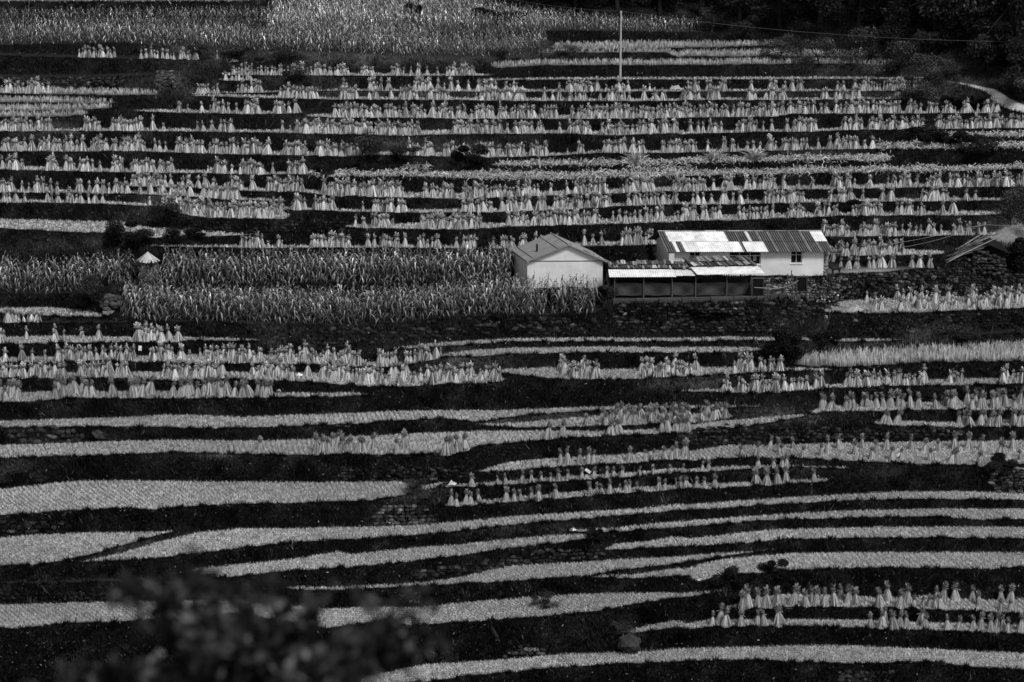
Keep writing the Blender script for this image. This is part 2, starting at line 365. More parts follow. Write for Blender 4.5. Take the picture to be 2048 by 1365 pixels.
# ------------------------------------------------------------------ the hillside itself
GX, GY = np.meshgrid(XS, YS)
V = pt(GX.ravel(), GY.ravel(), np.exp(LN).ravel()).reshape(ny, nx, 3)
soft = sum(cov[k] for k in ('corn', 'cornslope'))
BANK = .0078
path_poly = parse('C 1600 476 478,1680 486 492,1760 500 514,1820 514 534,1870 522 575,1895 536 612,1960 578 640,2046 614 660')
path_poly = np.vstack([path_poly, [path_poly[-1] * [0, 1, 1] + [2400, 20, 30]]])
pcov = np.clip((GY - np.interp(XS, path_poly[:, 0], path_poly[:, 1])) / 1.5 + .5, 0, 1) * np.clip((np.interp(XS, path_poly[:, 0], path_poly[:, 2]) - GY) / 1.5 + .5, 0, 1) * (GX >= path_poly[0, 0])
wobp = 1.2 * np.sin(GX / 5.) + .8 * np.sin(GX / 2.3)
track = parse('F 1830 128 134,1890 98 150,1950 82 172,2046 52 150'); track = np.vstack([track, [2400, track[-1, 1] - 30, track[-1, 2] - 10]])
pc2 = np.clip((GY - np.interp(GX, track[:, 0], track[:, 1]) + wobp) / 6. + .5, 0, 1) * np.clip((np.interp(GX, track[:, 0], track[:, 2]) - GY + wobp) / 8. + .5, 0, 1) * (GX >= track[0, 0]) * np.clip((2500 - GX) / 300, 0, 1)
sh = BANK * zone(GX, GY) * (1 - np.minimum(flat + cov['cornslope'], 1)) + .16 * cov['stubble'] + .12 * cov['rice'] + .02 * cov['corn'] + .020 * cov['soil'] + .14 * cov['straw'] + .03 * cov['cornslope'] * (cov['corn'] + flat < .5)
hl = np.exp(-(((GX - P('F', 1150, 0)[0]) / 90) ** 2 + ((GY - P('F', 0, 332)[1]) / 7) ** 2))
sh = sh + .25 * hl * cov['soil']
sh = sh * (1 - pcov) + .48 * pcov; sh = sh * (1 - pc2) + .20 * pc2; pcov = np.maximum(pcov, .8 * pc2)
idx = np.arange(ny * nx).reshape(ny, nx)
quads = np.stack([idx[:-1, :-1], idx[:-1, 1:], idx[1:, 1:], idx[1:, :-1]], -1).reshape(-1, 4)
# beyond the traced part: the hill goes on behind, and the valley falls away to the slope under the camera
top = V[-1]; bot = V[0]
extra = []; 
for k, (dy, dz) in enumerate([(25, 7), (80, 30), (240, 60), (900, 90)]):
    r = top.copy(); r[:, 1] += dy; r[:, 2] = top[:, 2] + dz; r[:, 0] *= 1 + dy / 400; extra.append(r)
low = []
for k, (yy, zz) in enumerate([(92, -6.5), (60, -9), (45, -4), (25, 18), (9, 40), (3, 47.6), (0, 49.6), (-6, 50.2), (-30, 58), (-300, 90)]):
    r = bot.copy(); r[:, 1] = yy; r[:, 2] = zz; r[:, 0] = bot[:, 0] * max(.45, yy / 100); low.append(r)
allV = np.concatenate([V.reshape(-1, 3)] + extra + low)
eq = []; base = ny * nx
prev = idx[-1]
for k in range(len(extra)):
    cur = base + k * nx + np.arange(nx); eq.append(np.stack([prev[:-1], prev[1:], cur[1:], cur[:-1]], -1)); prev = cur
base += len(extra) * nx; prev = idx[0]
for k in range(len(low)):
    cur = base + k * nx + np.arange(nx); eq.append(np.stack([cur[:-1], cur[1:], prev[1:], prev[:-1]], -1)); prev = cur
shade = np.concatenate([sh.ravel(), np.full(nx * (len(extra) + len(low)), .012)])
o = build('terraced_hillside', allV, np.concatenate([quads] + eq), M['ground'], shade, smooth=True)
tag(o, 'terraced hillside of narrow pale fields stepped between dark grassy banks', kind='structure')
# ------------------------------------------------------------------ blades: stubble, bank grass, standing rice
def blades(root, h, wd, lean, n, spread, shade, r):
    """n triangular blades at each root point -> V, F, shade"""
    k = len(root)
    a = r.uniform(0, 2 * math.pi, (k, n)); s = spread[:, None] * np.sqrt(r.uniform(0, 1, (k, n)))
    b = root[:, None, :] + np.stack([s * np.cos(a), s * np.sin(a), np.zeros_like(a)], -1)
    t = r.uniform(0, 2 * math.pi, (k, n))
    wv = np.stack([np.cos(t), np.sin(t) * .6, np.zeros_like(t)], -1) * (wd[:, None, None] * .5)
    hh = h[:, None] * r.uniform(.65, 1.15, (k, n))
    tip = b + np.stack([np.cos(a) * hh * .35 + lean[:, None, 0] * hh, np.sin(a) * hh * .35 + lean[:, None, 1] * hh, hh], -1)
    V = np.stack([b - wv, b + wv, tip], 2).reshape(-1, 3)
    Fa = np.arange(k * n * 3).reshape(-1, 3)
    sv = shade[:, None] * r.uniform(.75, 1.25, (k, n))
    return V, Fa, np.repeat(sv.ravel(), 3)

def strips(b, h, wd, n, spread, lean, shade, r):
    """taller blades of two segments"""
    k = len(b)
    a = r.uniform(0, 2 * math.pi, (k, n)); s = spread * np.sqrt(r.uniform(0, 1, (k, n)))
    p = b[:, None] + np.stack([s * np.cos(a), s * np.sin(a), 0 * a], -1)
    t = r.uniform(0, 2 * math.pi, (k, n))
    wv = np.stack([np.cos(t), np.sin(t), 0 * t], -1) * (wd * .5)
    hh = h[:, None] * r.uniform(.7, 1.1, (k, n)); la = lean * r.uniform(.2, 1.2, (k, n))
    d = np.stack([np.cos(a), np.sin(a), 0 * a], -1)
    mid = p + d * (la * hh * .3)[..., None]; mid[..., 2] += hh * .6
    tip = p + d * (la * hh)[..., None]; tip[..., 2] += hh * (1 - .25 * la)
    V = np.stack([p - wv, p + wv, mid - wv * .9, mid + wv * .9, tip], 2).reshape(-1, 5, 3)
    m_ = len(V); i = np.arange(m_)[:, None] * 5
    q = i + np.array([[0, 1, 3, 2]]); tri = i + np.array([[2, 3, 4]])
    sv = (shade[:, None] * r.uniform(.7, 1.3, (k, n))).ravel()
    S = np.stack([sv * .6, sv * .6, sv, sv, sv * 1.1], 1).ravel()
    return V.reshape(-1, 3), [q, tri], S

r = np.random.default_rng(3)
# --- stubble: rows of cut tufts on the near fields
n0 = 420000
px = r.uniform(-40, 2090, n0); py = r.uniform(545, 1385, n0)
okc = gsample(cov['stubble'], px, py) > .9
px, py = px[okc], py[okc]
p = pt(px, py)
# gather into planted rows, which bend slowly over the ground
def snap(p, px_, py_):
    u = p[:, 0] + .42 * p[:, 1] + 1.6 * np.sin(p[:, 1] / 5.5 + p[:, 0] / 19.) + .9 * np.sin(p[:, 0] / 8.)
    g_ = .29
    zr = np.maximum.reduce([np.exp(-((px_ - x_) / a_) ** 2 - ((py_ - y_) / b_) ** 2) for x_, y_, a_, b_ in ((180, 990, 230, 45), (1010, 1215, 330, 45), (1750, 905, 380, 30), (250, 790, 300, 30), (1800, 1195, 400, 25), (120, 1225, 200, 40), (60, 1090, 120, 40))])
    k_ = .52 * np.clip(.55 + .6 * np.sin(p[:, 0] / 4.3 + p[:, 1] / 2.1) * np.sin(p[:, 1] / 3.3), .45, 1) + .40 * zr
    return np.stack([(np.round(u / g_) * g_ - u) * k_, (np.round(p[:, 1] / .34) * .34 - p[:, 1]) * .5], -1)
off = snap(p, px, py)
p2 = p.copy(); p2[:, :2] += off
# stay on the surface: back to picture coordinates once, then down to the ground there
dep = p2[:, 1]; qx = 1024 + F * (p2[:, 0] / dep) * (cP + ((682.5 - py) / F) * sP)
phiy = np.arctan2(CAMZ - p2[:, 2], dep); qy = 682.5 + F * np.tan(phiy - PITCH)
okc = gsample(cov['stubble'], qx, qy) > .5
p = pt(qx, qy)[okc]; qx, qy = qx[okc], qy[okc]
key = np.unique(np.round(p[:, :2] / .066).astype(int), axis=0, return_index=True)[1]
p, qx, qy = p[key], qx[key], qy[key]
tone = .52 * (1 + .12 * np.sin(p[:, 0] / 5.3 + p[:, 1] / 3.1)) * r.uniform(.8, 1.18, len(p))
V1, F1, S1 = blades(p, np.full(len(p), .12), np.full(len(p), .042), r.normal(0, .22, (len(p), 2)), 4, np.full(len(p), .045), tone, r)
nnear = len(p)
# --- and plainer tufts on the far strips
px = r.uniform(-40, 2090, 150000); py = r.uniform(120, 545, 150000)
okc = gsample(cov['stubble'], px, py) > .6
p = pt(px[okc], py[okc])
V2, F2, S2 = blades(p, np.full(len(p), .14), np.full(len(p), .05), r.normal(0, .15, (len(p), 2)), 3, np.full(len(p), .08), .64 * r.uniform(.7, 1.3, len(p)), r)
o = build('rice_stubble', np.concatenate([V1, V2]), np.concatenate([F1, F2 + len(V1)]), M['stubble'], np.concatenate([S1, S2]))
tag(o, 'pale cut rice stubble standing in rows over the harvested terraces', 'stubble', kind='stuff')

# --- grass and weeds on the banks
n0 = 420000
px = r.uniform(-50, 2100, n0); py = r.uniform(-20, 1400, n0)
okc = (gsample(flat.astype(float), px, py) < .08) & (gsample(cov['cornslope'], px, py) < .3) & (gsample(pcov, px, py) < .1)
px, py = px[okc], py[okc]
ue = gsample(up_edge, px, py)
p = pt(px, py); s_ = scl(p)
clump = np.sin(p[:, 0] * 1.3 + 2 * np.sin(p[:, 0] * .37)) * np.sin(p[:, 0] * .61 + p[:, 1]) > .55
h = r.uniform(.10, .36, len(p)) * (1 + .6 * (r.random(len(p)) < .06)) * (1 + .7 * clump)
fringe = ue < 6
h = np.minimum(h, (ue + 1.0 + (3.2 + 6 * clump) * r.random(len(p)) ** 2.5) / s_)
ok2 = h > .05
p, h, px, py = p[ok2], h[ok2], px[ok2], py[ok2]
zz = zone(px, py)
cl = .5 + .5 * np.sin(p[:, 0] * 1.9 + 3 * np.sin(p[:, 2] * 2.1)) * np.sin(p[:, 0] * .53 + p[:, 1] * .8)
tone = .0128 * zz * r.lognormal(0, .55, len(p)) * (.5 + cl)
tone = np.where(r.random(len(p)) < .03, tone * r.uniform(4, 14, len(p)), tone)  # stray blades brightened, leaf glints painted into the tone
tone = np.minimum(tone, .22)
lean = np.stack([r.normal(0, .3, len(p)), -r.uniform(.1, .8, len(p))], -1)
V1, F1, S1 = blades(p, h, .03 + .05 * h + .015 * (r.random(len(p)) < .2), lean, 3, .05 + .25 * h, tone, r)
# broad weed leaves with glints painted into their tone, and taller tussocks
k = 26000; sx = r.uniform(-50, 2100, k); sy = r.uniform(0, 1400, k)
okc = (gsample(flat.astype(float), sx, sy) < .05) & (gsample(cov['cornslope'], sx, sy) < .3) & (gsample(pcov, sx, sy) < .1) & (gsample(up_edge, sx, sy) > 3)
sx, sy = sx[okc], sy[okc]; q_ = pt(sx, sy) + np.stack([0 * sx, -r.uniform(.05, .25, len(sx)), r.uniform(0, .2, len(sx))], -1)
a_ = r.normal(0, 1, (len(q_), 3)); a_ /= np.linalg.norm(a_, axis=1)[:, None]; b_ = np.cross(a_, r.normal(0, 1, (len(q_), 3))); b_ /= np.linalg.norm(b_, axis=1)[:, None]
sz = r.uniform(.035, .10, len(q_))[:, None]
V2 = np.stack([q_ - a_ * sz, q_ - b_ * sz * .5, q_ + a_ * sz, q_ + b_ * sz * .5], 1).reshape(-1, 3); F2 = np.arange(len(V2)).reshape(-1, 4)
S2 = np.repeat(np.minimum(.028 * r.lognormal(0, .9, len(q_)), .3), 4)
k = 24000; sx = r.uniform(-50, 2100, k); sy = r.uniform(60, 1400, k); zz2 = zone(sx, sy)
okc = (gsample(flat.astype(float), sx, sy) < .05) & (gsample(cov['cornslope'], sx, sy) < .3) & (gsample(pcov, sx, sy) < .1) & (gsample(up_edge, sx, sy) > 4) & (r.random(k) < .16 + .16 * np.minimum(zz2, 4))
sx, sy, zz2 = sx[okc], sy[okc], zz2[okc]; q_ = pt(sx, sy); hh = r.uniform(.25, .55, len(q_)); hh = np.minimum(hh, (gsample(up_edge, sx, sy) + 5) / scl(q_))
V3, F3, S3 = strips(q_, hh, .035, 6, .14, .7, np.minimum(.014 * zz2 ** .8 * r.lognormal(0, .5, len(q_)), .12), r)
# ragged fringe along the field edges: tufts overhanging the front edge, paler weeds along the foot of the bank behind
fx, fy, fh, ft_ = [], [], [], []
for nme, (kind, a) in FIELD.items():
    x0, x1 = max(a[0, 0], -40), min(a[-1, 0], 2090); k = int((x1 - x0) / .8)
    if k < 4 or kind in ('cornslope',) or nme in ('HL', 'HS', 'GB', 'T26', 'T27', 'T28'): continue
    x = r.uniform(x0, x1, k); yb = np.interp(x, a[:, 0], a[:, 1]); yf = np.interp(x, a[:, 0], a[:, 2])
    cl_ = np.clip(np.sin(x / 13. + 2.5 * np.sin(x / 41. + a[0, 1])) * np.sin(x / 5.3 + a[0, 2]) + .25, 0, 1)
    px_h = (1.4 + 8.5 * cl_ ** 1.3 * r.random(k)) * np.where(yf > 560, 1.35, .5)
    fx.append(x); fy.append(yf + 1.2 + r.uniform(0, 1.5, k)); fh.append(px_h); ft_.append(.010 * r.lognormal(0, .5, k))
    x = r.uniform(x0, x1, k // 2); yb = np.interp(x, a[:, 0], a[:, 1]); k = len(x)
    cl_ = np.clip(np.sin(x / 17. + 2 * np.sin(x / 33. + a[0, 2])) + .1, 0, 1)
    fx.append(x); fy.append(yb + r.uniform(-1, 1.5, k)); fh.append((1.5 + 5 * cl_ * r.random(k)) * np.where(yb > 560, 1.2, .6)); ft_.append(.030 * r.lognormal(0, .9, k))
fx, fy, fh, ft_ = map(np.concatenate, (fx, fy, fh, ft_))
q_ = pt(fx, fy); V4, F4, S4 = blades(q_, fh / scl(q_) + .03, .035 + .12 * fh / scl(q_), np.stack([r.normal(0, .4, len(fx)), r.normal(-.2, .3, len(fx))], -1), 4, .04 + .3 * fh / scl(q_), np.minimum(ft_, .2), r)
V1 = np.concatenate([V1, V4]); S1 = np.concatenate([S1, S4]); F1 = np.concatenate([F1, F4 + len(V1) - len(V4)])
n1, n2 = len(V1), len(V2)
V1 = np.concatenate([V1, V2, V3]); S1 = np.concatenate([S1, S2, S3]); F1 = [F1, F2 + n1] + [f + n1 + n2 for f in F3]
o = build('bank_grass', V1, F1, M['grass'], S1)
tag(o, 'dark grass and weeds covering the steep banks between the terraces', 'grass', kind='stuff')

# --- standing rice
px = r.uniform(-40, 2090, 230000); py = r.uniform(85, 760, 230000)
okc = gsample(cov['rice'], px, py) > .6
px, py = px[okc], py[okc]
keep = r.random(len(px)) < np.where(py > 600, .75, 1.)
p = pt(px[keep], py[keep])
hh = np.where(py[keep] > 600, .55, .36) * r.uniform(.8, 1.15, len(p))
V1, F1, S1 = strips(p, hh, .030, 3, .08, .28, .58 * r.uniform(.75, 1.2, len(p)) * (1 + .12 * np.sin(p[:, 0] * .9)), r)
o = build('standing_rice', V1, F1, M['stubble'], S1)
tag(o, 'pale ripe rice still standing uncut on some terraces', 'rice', kind='stuff')

# --- maize stover: long dry leaves thrown along three terraces and over their edges
SV = [('U4', 5200), ('U5', 2600), ('U8b', 900), ('X3', 500)]
Ps, Hs, Ts = [], [], []
for nm, cnt in SV:
    a = TR[nm][1]
    x = r.uniform(max(a[0, 0], -30), min(a[-1, 0], 2080), cnt)
    yb = np.interp(x, a[:, 0], a[:, 1]); yf = np.interp(x, a[:, 0], a[:, 2])
    heap = .5 + .5 * np.sin(x / 21. + 2 * np.sin(x / 57.))
    y = yb + (yf - yb) * r.uniform(.1, 1.25, cnt) + (r.random(cnt) < .25 * heap) * r.uniform(0, 8, cnt)
    pp = pt(x, y); pp[:, 2] += r.uniform(0, .28, cnt) * heap
    Ps.append(pp); Hs.append(r.uniform(.25, .75, cnt)); Ts.append(.42 * r.uniform(.5, 1.4, cnt))
for (c, x0, x1, y, cnt) in (('C', 1200, 2046, 862, 1500), ('C', 1060, 1260, 935, 300), ('B', 2000, 2046, 1000, 60), ('B', 1700, 1980, 1000, 300), ('B', 380, 520, 990, 160)):
    x, yy = P(c, r.uniform(x0, x1, cnt), y + r.normal(0, 9, cnt)); pp = pt(x, yy); pp[:, 2] += r.uniform(0, .25, cnt)
    Ps.append(pp); Hs.append(r.uniform(.25, .7, cnt)); Ts.append(.42 * r.uniform(.5, 1.4, cnt))
p = np.concatenate(Ps); hh = np.concatenate(Hs); tt = np.concatenate(Ts)
k = len(p); an = r.uniform(0, 2 * math.pi, k); d = np.stack([np.cos(an), np.sin(an) * .6, 0 * an], -1)
el = r.uniform(-.25, .8, k); wv = np.stack([-np.sin(an), np.cos(an), r.normal(0, .6, k)], -1) * .028
mid = p + d * (hh * .5)[:, None]; mid[:, 2] += hh * .5 * np.maximum(el, -.1) + .05
tip = p + d * hh[:, None]; tip[:, 2] += hh * (el - .5) * .6
V1 = np.stack([p - wv * .7, p + wv * .7, mid - wv, mid + wv, tip], 1).reshape(-1, 3); i = np.arange(k)[:, None] * 5
o = build('maize_stover', V1, [i + np.array([[0, 1, 3, 2]]), i + np.array([[2, 3, 4]])], M['straw'], np.repeat(tt, 5))
tag(o, 'bleached dry maize leaves strewn along the upper terraces and over their edges', 'maize straw', kind='stuff')

# ------------------------------------------------------------------ maize
def maize_arrays(seed, nl=11, seg=4, h=2.2):
    q = np.random.default_rng(seed); V = []; Fa = []; S = []
    lx, ly = q.normal(0, .06, 2)
    def strip(c, wds, nrm, sh):
        n = len(V)
        for j, (cc, ww) in enumerate(zip(c, wds)):
            V.append(cc - nrm * ww); V.append(cc + nrm * ww); S.append(sh[j]); S.append(sh[j])
        for j in range(len(c) - 1): Fa.append([n + 2 * j, n + 2 * j + 1, n + 2 * j + 3, n + 2 * j + 2])
    def stem(t): return np.array([lx * t * t * h, ly * t * t * h, t * h])
    for nv in ((1, 0, 0), (0, 1, 0)):
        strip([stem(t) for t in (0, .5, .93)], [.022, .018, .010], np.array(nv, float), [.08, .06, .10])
    for j in range(nl):
        t = .12 + .78 * j / (nl - 1); a = j * 2.6 + q.normal(0, .5)
        Lh = q.uniform(.5, .85) * (1 - .45 * abs(t - .5)); d = np.array([math.cos(a), math.sin(a), 0]); nrm = np.array([-math.sin(a), math.cos(a), 0])
        dead = t < .34
        rise = q.uniform(.1, .3) if dead else q.uniform(.5, 1.0); c = []
        for e in np.linspace(0, 1, seg + 1):
            c.append(stem(t) + d * (Lh * .85 * e) + np.array([0, 0, Lh * (rise * e - (rise + (.75 if dead else .80)) * e * e)]))
        wd = .050 * np.array([.55, 1, .85, .5, .08][:seg + 1]) if seg == 4 else .054 * np.array([.6, 1, .6, .08])
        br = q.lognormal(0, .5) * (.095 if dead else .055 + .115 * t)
        strip(c, wd, nrm, [br * .5, br * .9, br * 1.5, br * 1.1, br * .6][:seg + 1])  # leaf highlight painted in: bright middle, duller base and tip
    for j in range(4):
        a = q.uniform(0, 6.28); d = np.array([math.cos(a), math.sin(a), 0])
        b = stem(.92); strip([b, b + d * .04 + [0, 0, .16], b + d * .13 + [0, 0, .27]], [.010, .012, .006], np.array([-math.sin(a), math.cos(a), 0]), [.15, .22, .20])
    return np.array(V), np.array(Fa), np.array(S)
MZ = [maize_arrays(50 + i) for i in range(7)]
MZL = [maize_arrays(80 + i, nl=9, seg=3) for i in range(7)]
def place_many(src, pts_, sc, rz, tone):
    Vs, Fs, Ss = [], [], []; n = 0
    which = r.integers(0, len(src), len(pts_))
    for i, (V_, F_, S_) in enumerate(src):
        ids = np.where(which == i)[0]
        if not len(ids): continue
        c, s = np.cos(rz[ids]), np.sin(rz[ids])
        vv = V_[None] * sc[ids][:, None, None] if sc.ndim == 1 else V_[None] * sc[ids][:, None, :]
        X = vv[..., 0] * c[:, None] - vv[..., 1] * s[:, None]; Y = vv[..., 0] * s[:, None] + vv[..., 1] * c[:, None]
        out = np.stack([X, Y, vv[..., 2]], -1) + pts_[ids][:, None, :]
        Vs.append(out.reshape(-1, 3)); Fs.append((F_[None] + (np.arange(len(ids)) * len(V_))[:, None, None] + n).reshape(-1, F_.shape[1]))
        Ss.append((S_[None] * tone[ids][:, None]).ravel()); n += len(ids) * len(V_)
    return np.concatenate(Vs), np.concatenate(Fs), np.concatenate(Ss)
def corn_rows(nm, lines, step, x0=None, x1=None):
    a = TR[nm][1]; out = []
    for f in lines:
        x = np.arange((a[0, 0] if x0 is None else x0), (a[-1, 0] if x1 is None else x1), step) + 0.
        x = x + r.normal(0, step * .22, len(x))
        yb = np.interp(x, a[:, 0], a[:, 1]); yf = np.interp(x, a[:, 0], a[:, 2])
        out.append(pt(x, yb + (yf - yb) * f + r.normal(0, .3, len(x))))
    return np.concatenate(out)
mz_meshes = []
for i, (V_, F_, S_) in enumerate(MZ):
    tmp = build('maize_plant', V_, F_, M['corn'], S_); mz_meshes.append(tmp.data); bpy.data.objects.remove(tmp)
ORD = lambda n: '%d%s' % (n, 'th' if 10 <= n % 100 <= 20 else {1: 'st', 2: 'nd', 3: 'rd'}.get(n % 10, 'th'))
def maize_things(pts_, lab, group, sc=(.75, 1.05)):
    pts_ = pts_[np.argsort(pts_[:, 0])]
    for i, q in enumerate(pts_):
        me = mz_meshes[int(r.integers(0, len(mz_meshes)))]
        o = bpy.data.objects.new('maize_plant', me); o.location = q; o.rotation_euler = (r.normal(0, .05), r.normal(0, .05), r.uniform(0, 6.28))
        s = r.uniform(*sc); o.scale = (s, s, s); COL.objects.link(o)
        tag(o, 'leafy maize plant, ' + ORD(i + 1) + ' from the left ' + lab, 'maize plant', group)
front = corn_rows('T26', [.93], 10.5)
front = front[(scl(front) > 1)]
maize_things(front, 'in the central front row', 'front row of the central maize plot')
maize_things(corn_rows('T28', [.92], 10., 0, 255), 'in the left front row', 'front row of the left maize plot')
fg = np.array([P('E', x, y) for x, y in ((1120, 560), (1175, 555), (1210, 540), (1265, 560), (1300, 545), (1345, 562), (1395, 550), (1420, 565), (1455, 552), (1490, 548))])
maize_things(pt(fg[:, 0], fg[:, 1]), 'before the white gable', 'thin maize before the white gable', (.8, 1.1))
fields = [corn_rows('T26', [.78, .62, .46, .3, .15, 0.0], 10.5), corn_rows('T27', [.95, .78, .6, .42, .25, .1], 10.5, 338),
          corn_rows('T28', [.7, .45, .2], 10., 0, 262)]
fields[1] = fields[1][r.random(len(fields[1])) < .93]
# a few ranks more behind the upper plot, on the rising ground
ex = []
for yy in (368, 345, 322, 300):
    x = np.arange(960, 2046 + 1000, 30) + r.normal(0, 6, len(np.arange(960, 3046, 30)))
    c = np.array([P('D', t, yy + 14 + r.normal(0, 3)) for t in x if t < 2046 + 980]); ex.append(pt(c[:, 0], c[:, 1]))
pcorn = np.concatenate(fields); pcorn = pcorn[(pcorn[:, 0] < 1.3) | (r.random(len(pcorn)) < .55)]
low_ = corn_rows('T27', [.95, .8, .6], 11, 284, 345); pcorn = np.concatenate([pcorn, low_])
sc_m = r.uniform(.68, 1.04, len(pcorn)); sc_m[-len(low_):] *= .62
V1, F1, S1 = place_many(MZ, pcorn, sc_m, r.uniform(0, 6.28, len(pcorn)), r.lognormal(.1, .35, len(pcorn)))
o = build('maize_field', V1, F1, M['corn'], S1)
tag(o, 'dense maize filling the two plots left of the white farmhouse', 'maize', kind='stuff')
# upper maize slopes
px = r.uniform(-30, 1445, 60000); py = r.uniform(-8, 112, 60000)
ex_ok = np.zeros(len(px), bool); lowrow = np.zeros(len(px), bool)
for nm in ('X1', 'X2'):
    a = TR[nm][1]
    ins = (px > a[0, 0]) & (px < a[-1, 0]) & (py > np.interp(px, a[:, 0], a[:, 1])) & (py < np.interp(px, a[:, 0], a[:, 2]))
    ex_ok |= ins
px, py = px[ex_ok], py[ex_ok]
key = np.unique(np.stack([np.round(px / 6.), np.round(py / 4.)], -1).astype(int), axis=0, return_index=True)[1]
px, py = px[key], py[key]
p = pt(px, py)
tone = np.where((py < 60) & (px > 520), 2.0, 1.25) * r.lognormal(0, .5, len(p))
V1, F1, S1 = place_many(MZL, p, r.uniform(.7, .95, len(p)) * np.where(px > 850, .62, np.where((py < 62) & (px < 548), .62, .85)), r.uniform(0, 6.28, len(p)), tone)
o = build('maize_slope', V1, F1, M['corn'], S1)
tag(o, 'wide maize field along the top of the hillside', 'maize', kind='stuff')
# ------------------------------------------------------------------ straw sheaves
def sheaf_parts(seed, ns=64, nh=120, cone=12, hero=True):
    """skirt, tie and head of a sheaf one metre high: arrays (V, F(tri+quad as quads), S)"""
    q = np.random.default_rng(seed)
    R0 = q.uniform(.23, .31); neck = q.uniform(.60, .68); lx, ly = q.normal(0, .035, 2)
    prof = [(0, R0), (.22, R0 * .78), (.45, R0 * .52), (neck - .06, .095), (neck, .055)]
    ax = lambda z: np.array([lx * z * z * 2, ly * z * z * 2, z])
    V, Fa, S = [], [], []
    for (z, rr) in prof:
        for k in range(cone):
            a = 2 * math.pi * k / cone; rj = rr * .90 * (1 + .10 * math.sin(3 * a + seed))
            V.append(ax(z) + [rj * math.cos(a), rj * math.sin(a), 0]); S.append(.09 + .10 * q.random())
    for i in range(len(prof) - 1):
        for k in range(cone): Fa.append([i * cone + k, i * cone + (k + 1) % cone, (i + 1) * cone + (k + 1) % cone, (i + 1) * cone + k])
    zs = np.array([0, .25, .5, neck]) if hero else np.array([0, .38, neck])
    for j in range(ns):
        a = 2 * math.pi * (j + q.random()) / ns; sp = q.uniform(.92, 1.16); n = len(V)
        sh = q.uniform(.18, .58) * (1 if q.random() > .25 else .3); tw = q.normal(0, .10)
        for z in zs:
            rr = np.interp(z, [p_[0] for p_ in prof], [p_[1] for p_ in prof]) * sp
            aa = a + tw * z; c = ax(z) + [rr * math.cos(aa), rr * math.sin(aa), 0]
            t = np.array([-math.sin(aa), math.cos(aa), 0]) * (.017 if hero else .030) * (1 - .5 * z)
            if z == 0: c = c + [0, 0, q.uniform(0, .05)]
            V += [c - t, c + t]; S += [sh, sh]
        for i in range(len(zs) - 1): Fa.append([n + 2 * i, n + 2 * i + 1, n + 2 * i + 3, n + 2 * i + 2])
    skirt = (np.array(V), np.array(Fa), np.array(S))
    # tie
    V, Fa, S = [], [], []
    for (z, rr) in ((neck - .025, .072), (neck, .082), (neck + .025, .070)):
        for k in range(10):
            a = 2 * math.pi * k / 10; V.append(ax(z) + [rr * math.cos(a), rr * math.sin(a), 0]); S.append(.30)
    for i in range(2):
        for k in range(10): Fa.append([i * 10 + k, i * 10 + (k + 1) % 10, (i + 1) * 10 + (k + 1) % 10, (i + 1) * 10 + k])
    a = q.uniform(0, 6.28); n = len(V); e = ax(neck); d = np.array([math.cos(a), math.sin(a), 0]); L_ = q.uniform(.08, .24)
    for (u, ww) in ((.06, .012), (.06 + L_, .010)):
        c = e + d * u + [0, 0, -.25 * (u - .06)]; V += [c - [0, 0, ww], c + [0, 0, ww]]; S += [.5, .5]
    Fa.append([n, n + 1, n + 3, n + 2])
    tie = (np.array(V), np.array(Fa), np.array(S))
    # head: a round dark knot of ears with a spiky crown
    V, Fa, S = [], [], []
    hc = neck + .125; rings = [(-.10, .06), (-.04, .145), (.03, .165), (.10, .10)]
    for (z, rr) in rings:
        for k in range(8):
            a = 2 * math.pi * k / 8; V.append(ax(hc + z) + [rr * .9 * math.cos(a), rr * .9 * math.sin(a), 0]); S.append(.09)
    for i in range(3):
        for k in range(8): Fa.append([i * 8 + k, i * 8 + (k + 1) % 8, (i + 1) * 8 + (k + 1) % 8, (i + 1) * 8 + k])
    for j in range(nh):
        a = q.uniform(0, 6.28); el = q.uniform(-.7, 1.5); L_ = q.uniform(.05, .12) + q.uniform(.02, .17) * max(math.sin(el), 0) ** 1.2
        d = np.array([math.cos(a) * math.cos(el), math.sin(a) * math.cos(el), math.sin(el)])
        b = ax(hc) + d * .05; t = np.cross(d, [.3, .5, .81]); t = t / (np.linalg.norm(t) + 1e-6) * (.012 if hero else .02)
        t = t * (1.5 if el > .7 else 1.0)
        e = ax(hc) + d * (.09 + L_) + [0, 0, -.05 * math.cos(el)]; n = len(V); sh = q.uniform(.07, .24) if el < .7 else q.uniform(.16, .48)
        V += [b - t, b + t, e + t * .45, e - t * .45]; S += [sh * .7, sh * .7, sh, sh]; Fa.append([n, n + 1, n + 2, n + 3])
    return skirt, tie, (np.array(V), np.array(Fa), np.array(S))

SHEAF = {}
def rows(nm, s, lo=.35, hi=.95):
    SHEAF.setdefault(nm, [])
    a = FIELD[nm][1]
    for blk in s.split(';'):
        c = blk.split()[0]
        for it in blk.strip()[1:].split(','):
            it = it.strip()
            if '*' in it:
                rg, n = it.split('*'); x0, x1 = [float(t) for t in rg.split('-')]; n = int(n)
                xs = x0 + (x1 - x0) * (np.arange(n) + .5) / n + r.normal(0, .18 * (x1 - x0) / max(n, 1), n)
            else: xs = [float(it)]
            for x in xs:
                X = P(c, x, 0)[0]; yb = np.interp(X, a[:, 0], a[:, 1]); yf = np.interp(X, a[:, 0], a[:, 2])
                SHEAF[nm].append((X, yb + (yf - yb) * r.uniform(lo, hi), None))
def exact(nm, s):
    SHEAF.setdefault(nm, [])
    for blk in s.split(';'):
        c = blk.split()[0]
        for it in blk.strip()[1:].split(','):
            v = [float(t) for t in it.split()]; X, Y = P(c, v[0], v[1]); SHEAF[nm].append((X, Y, v[2] * K))
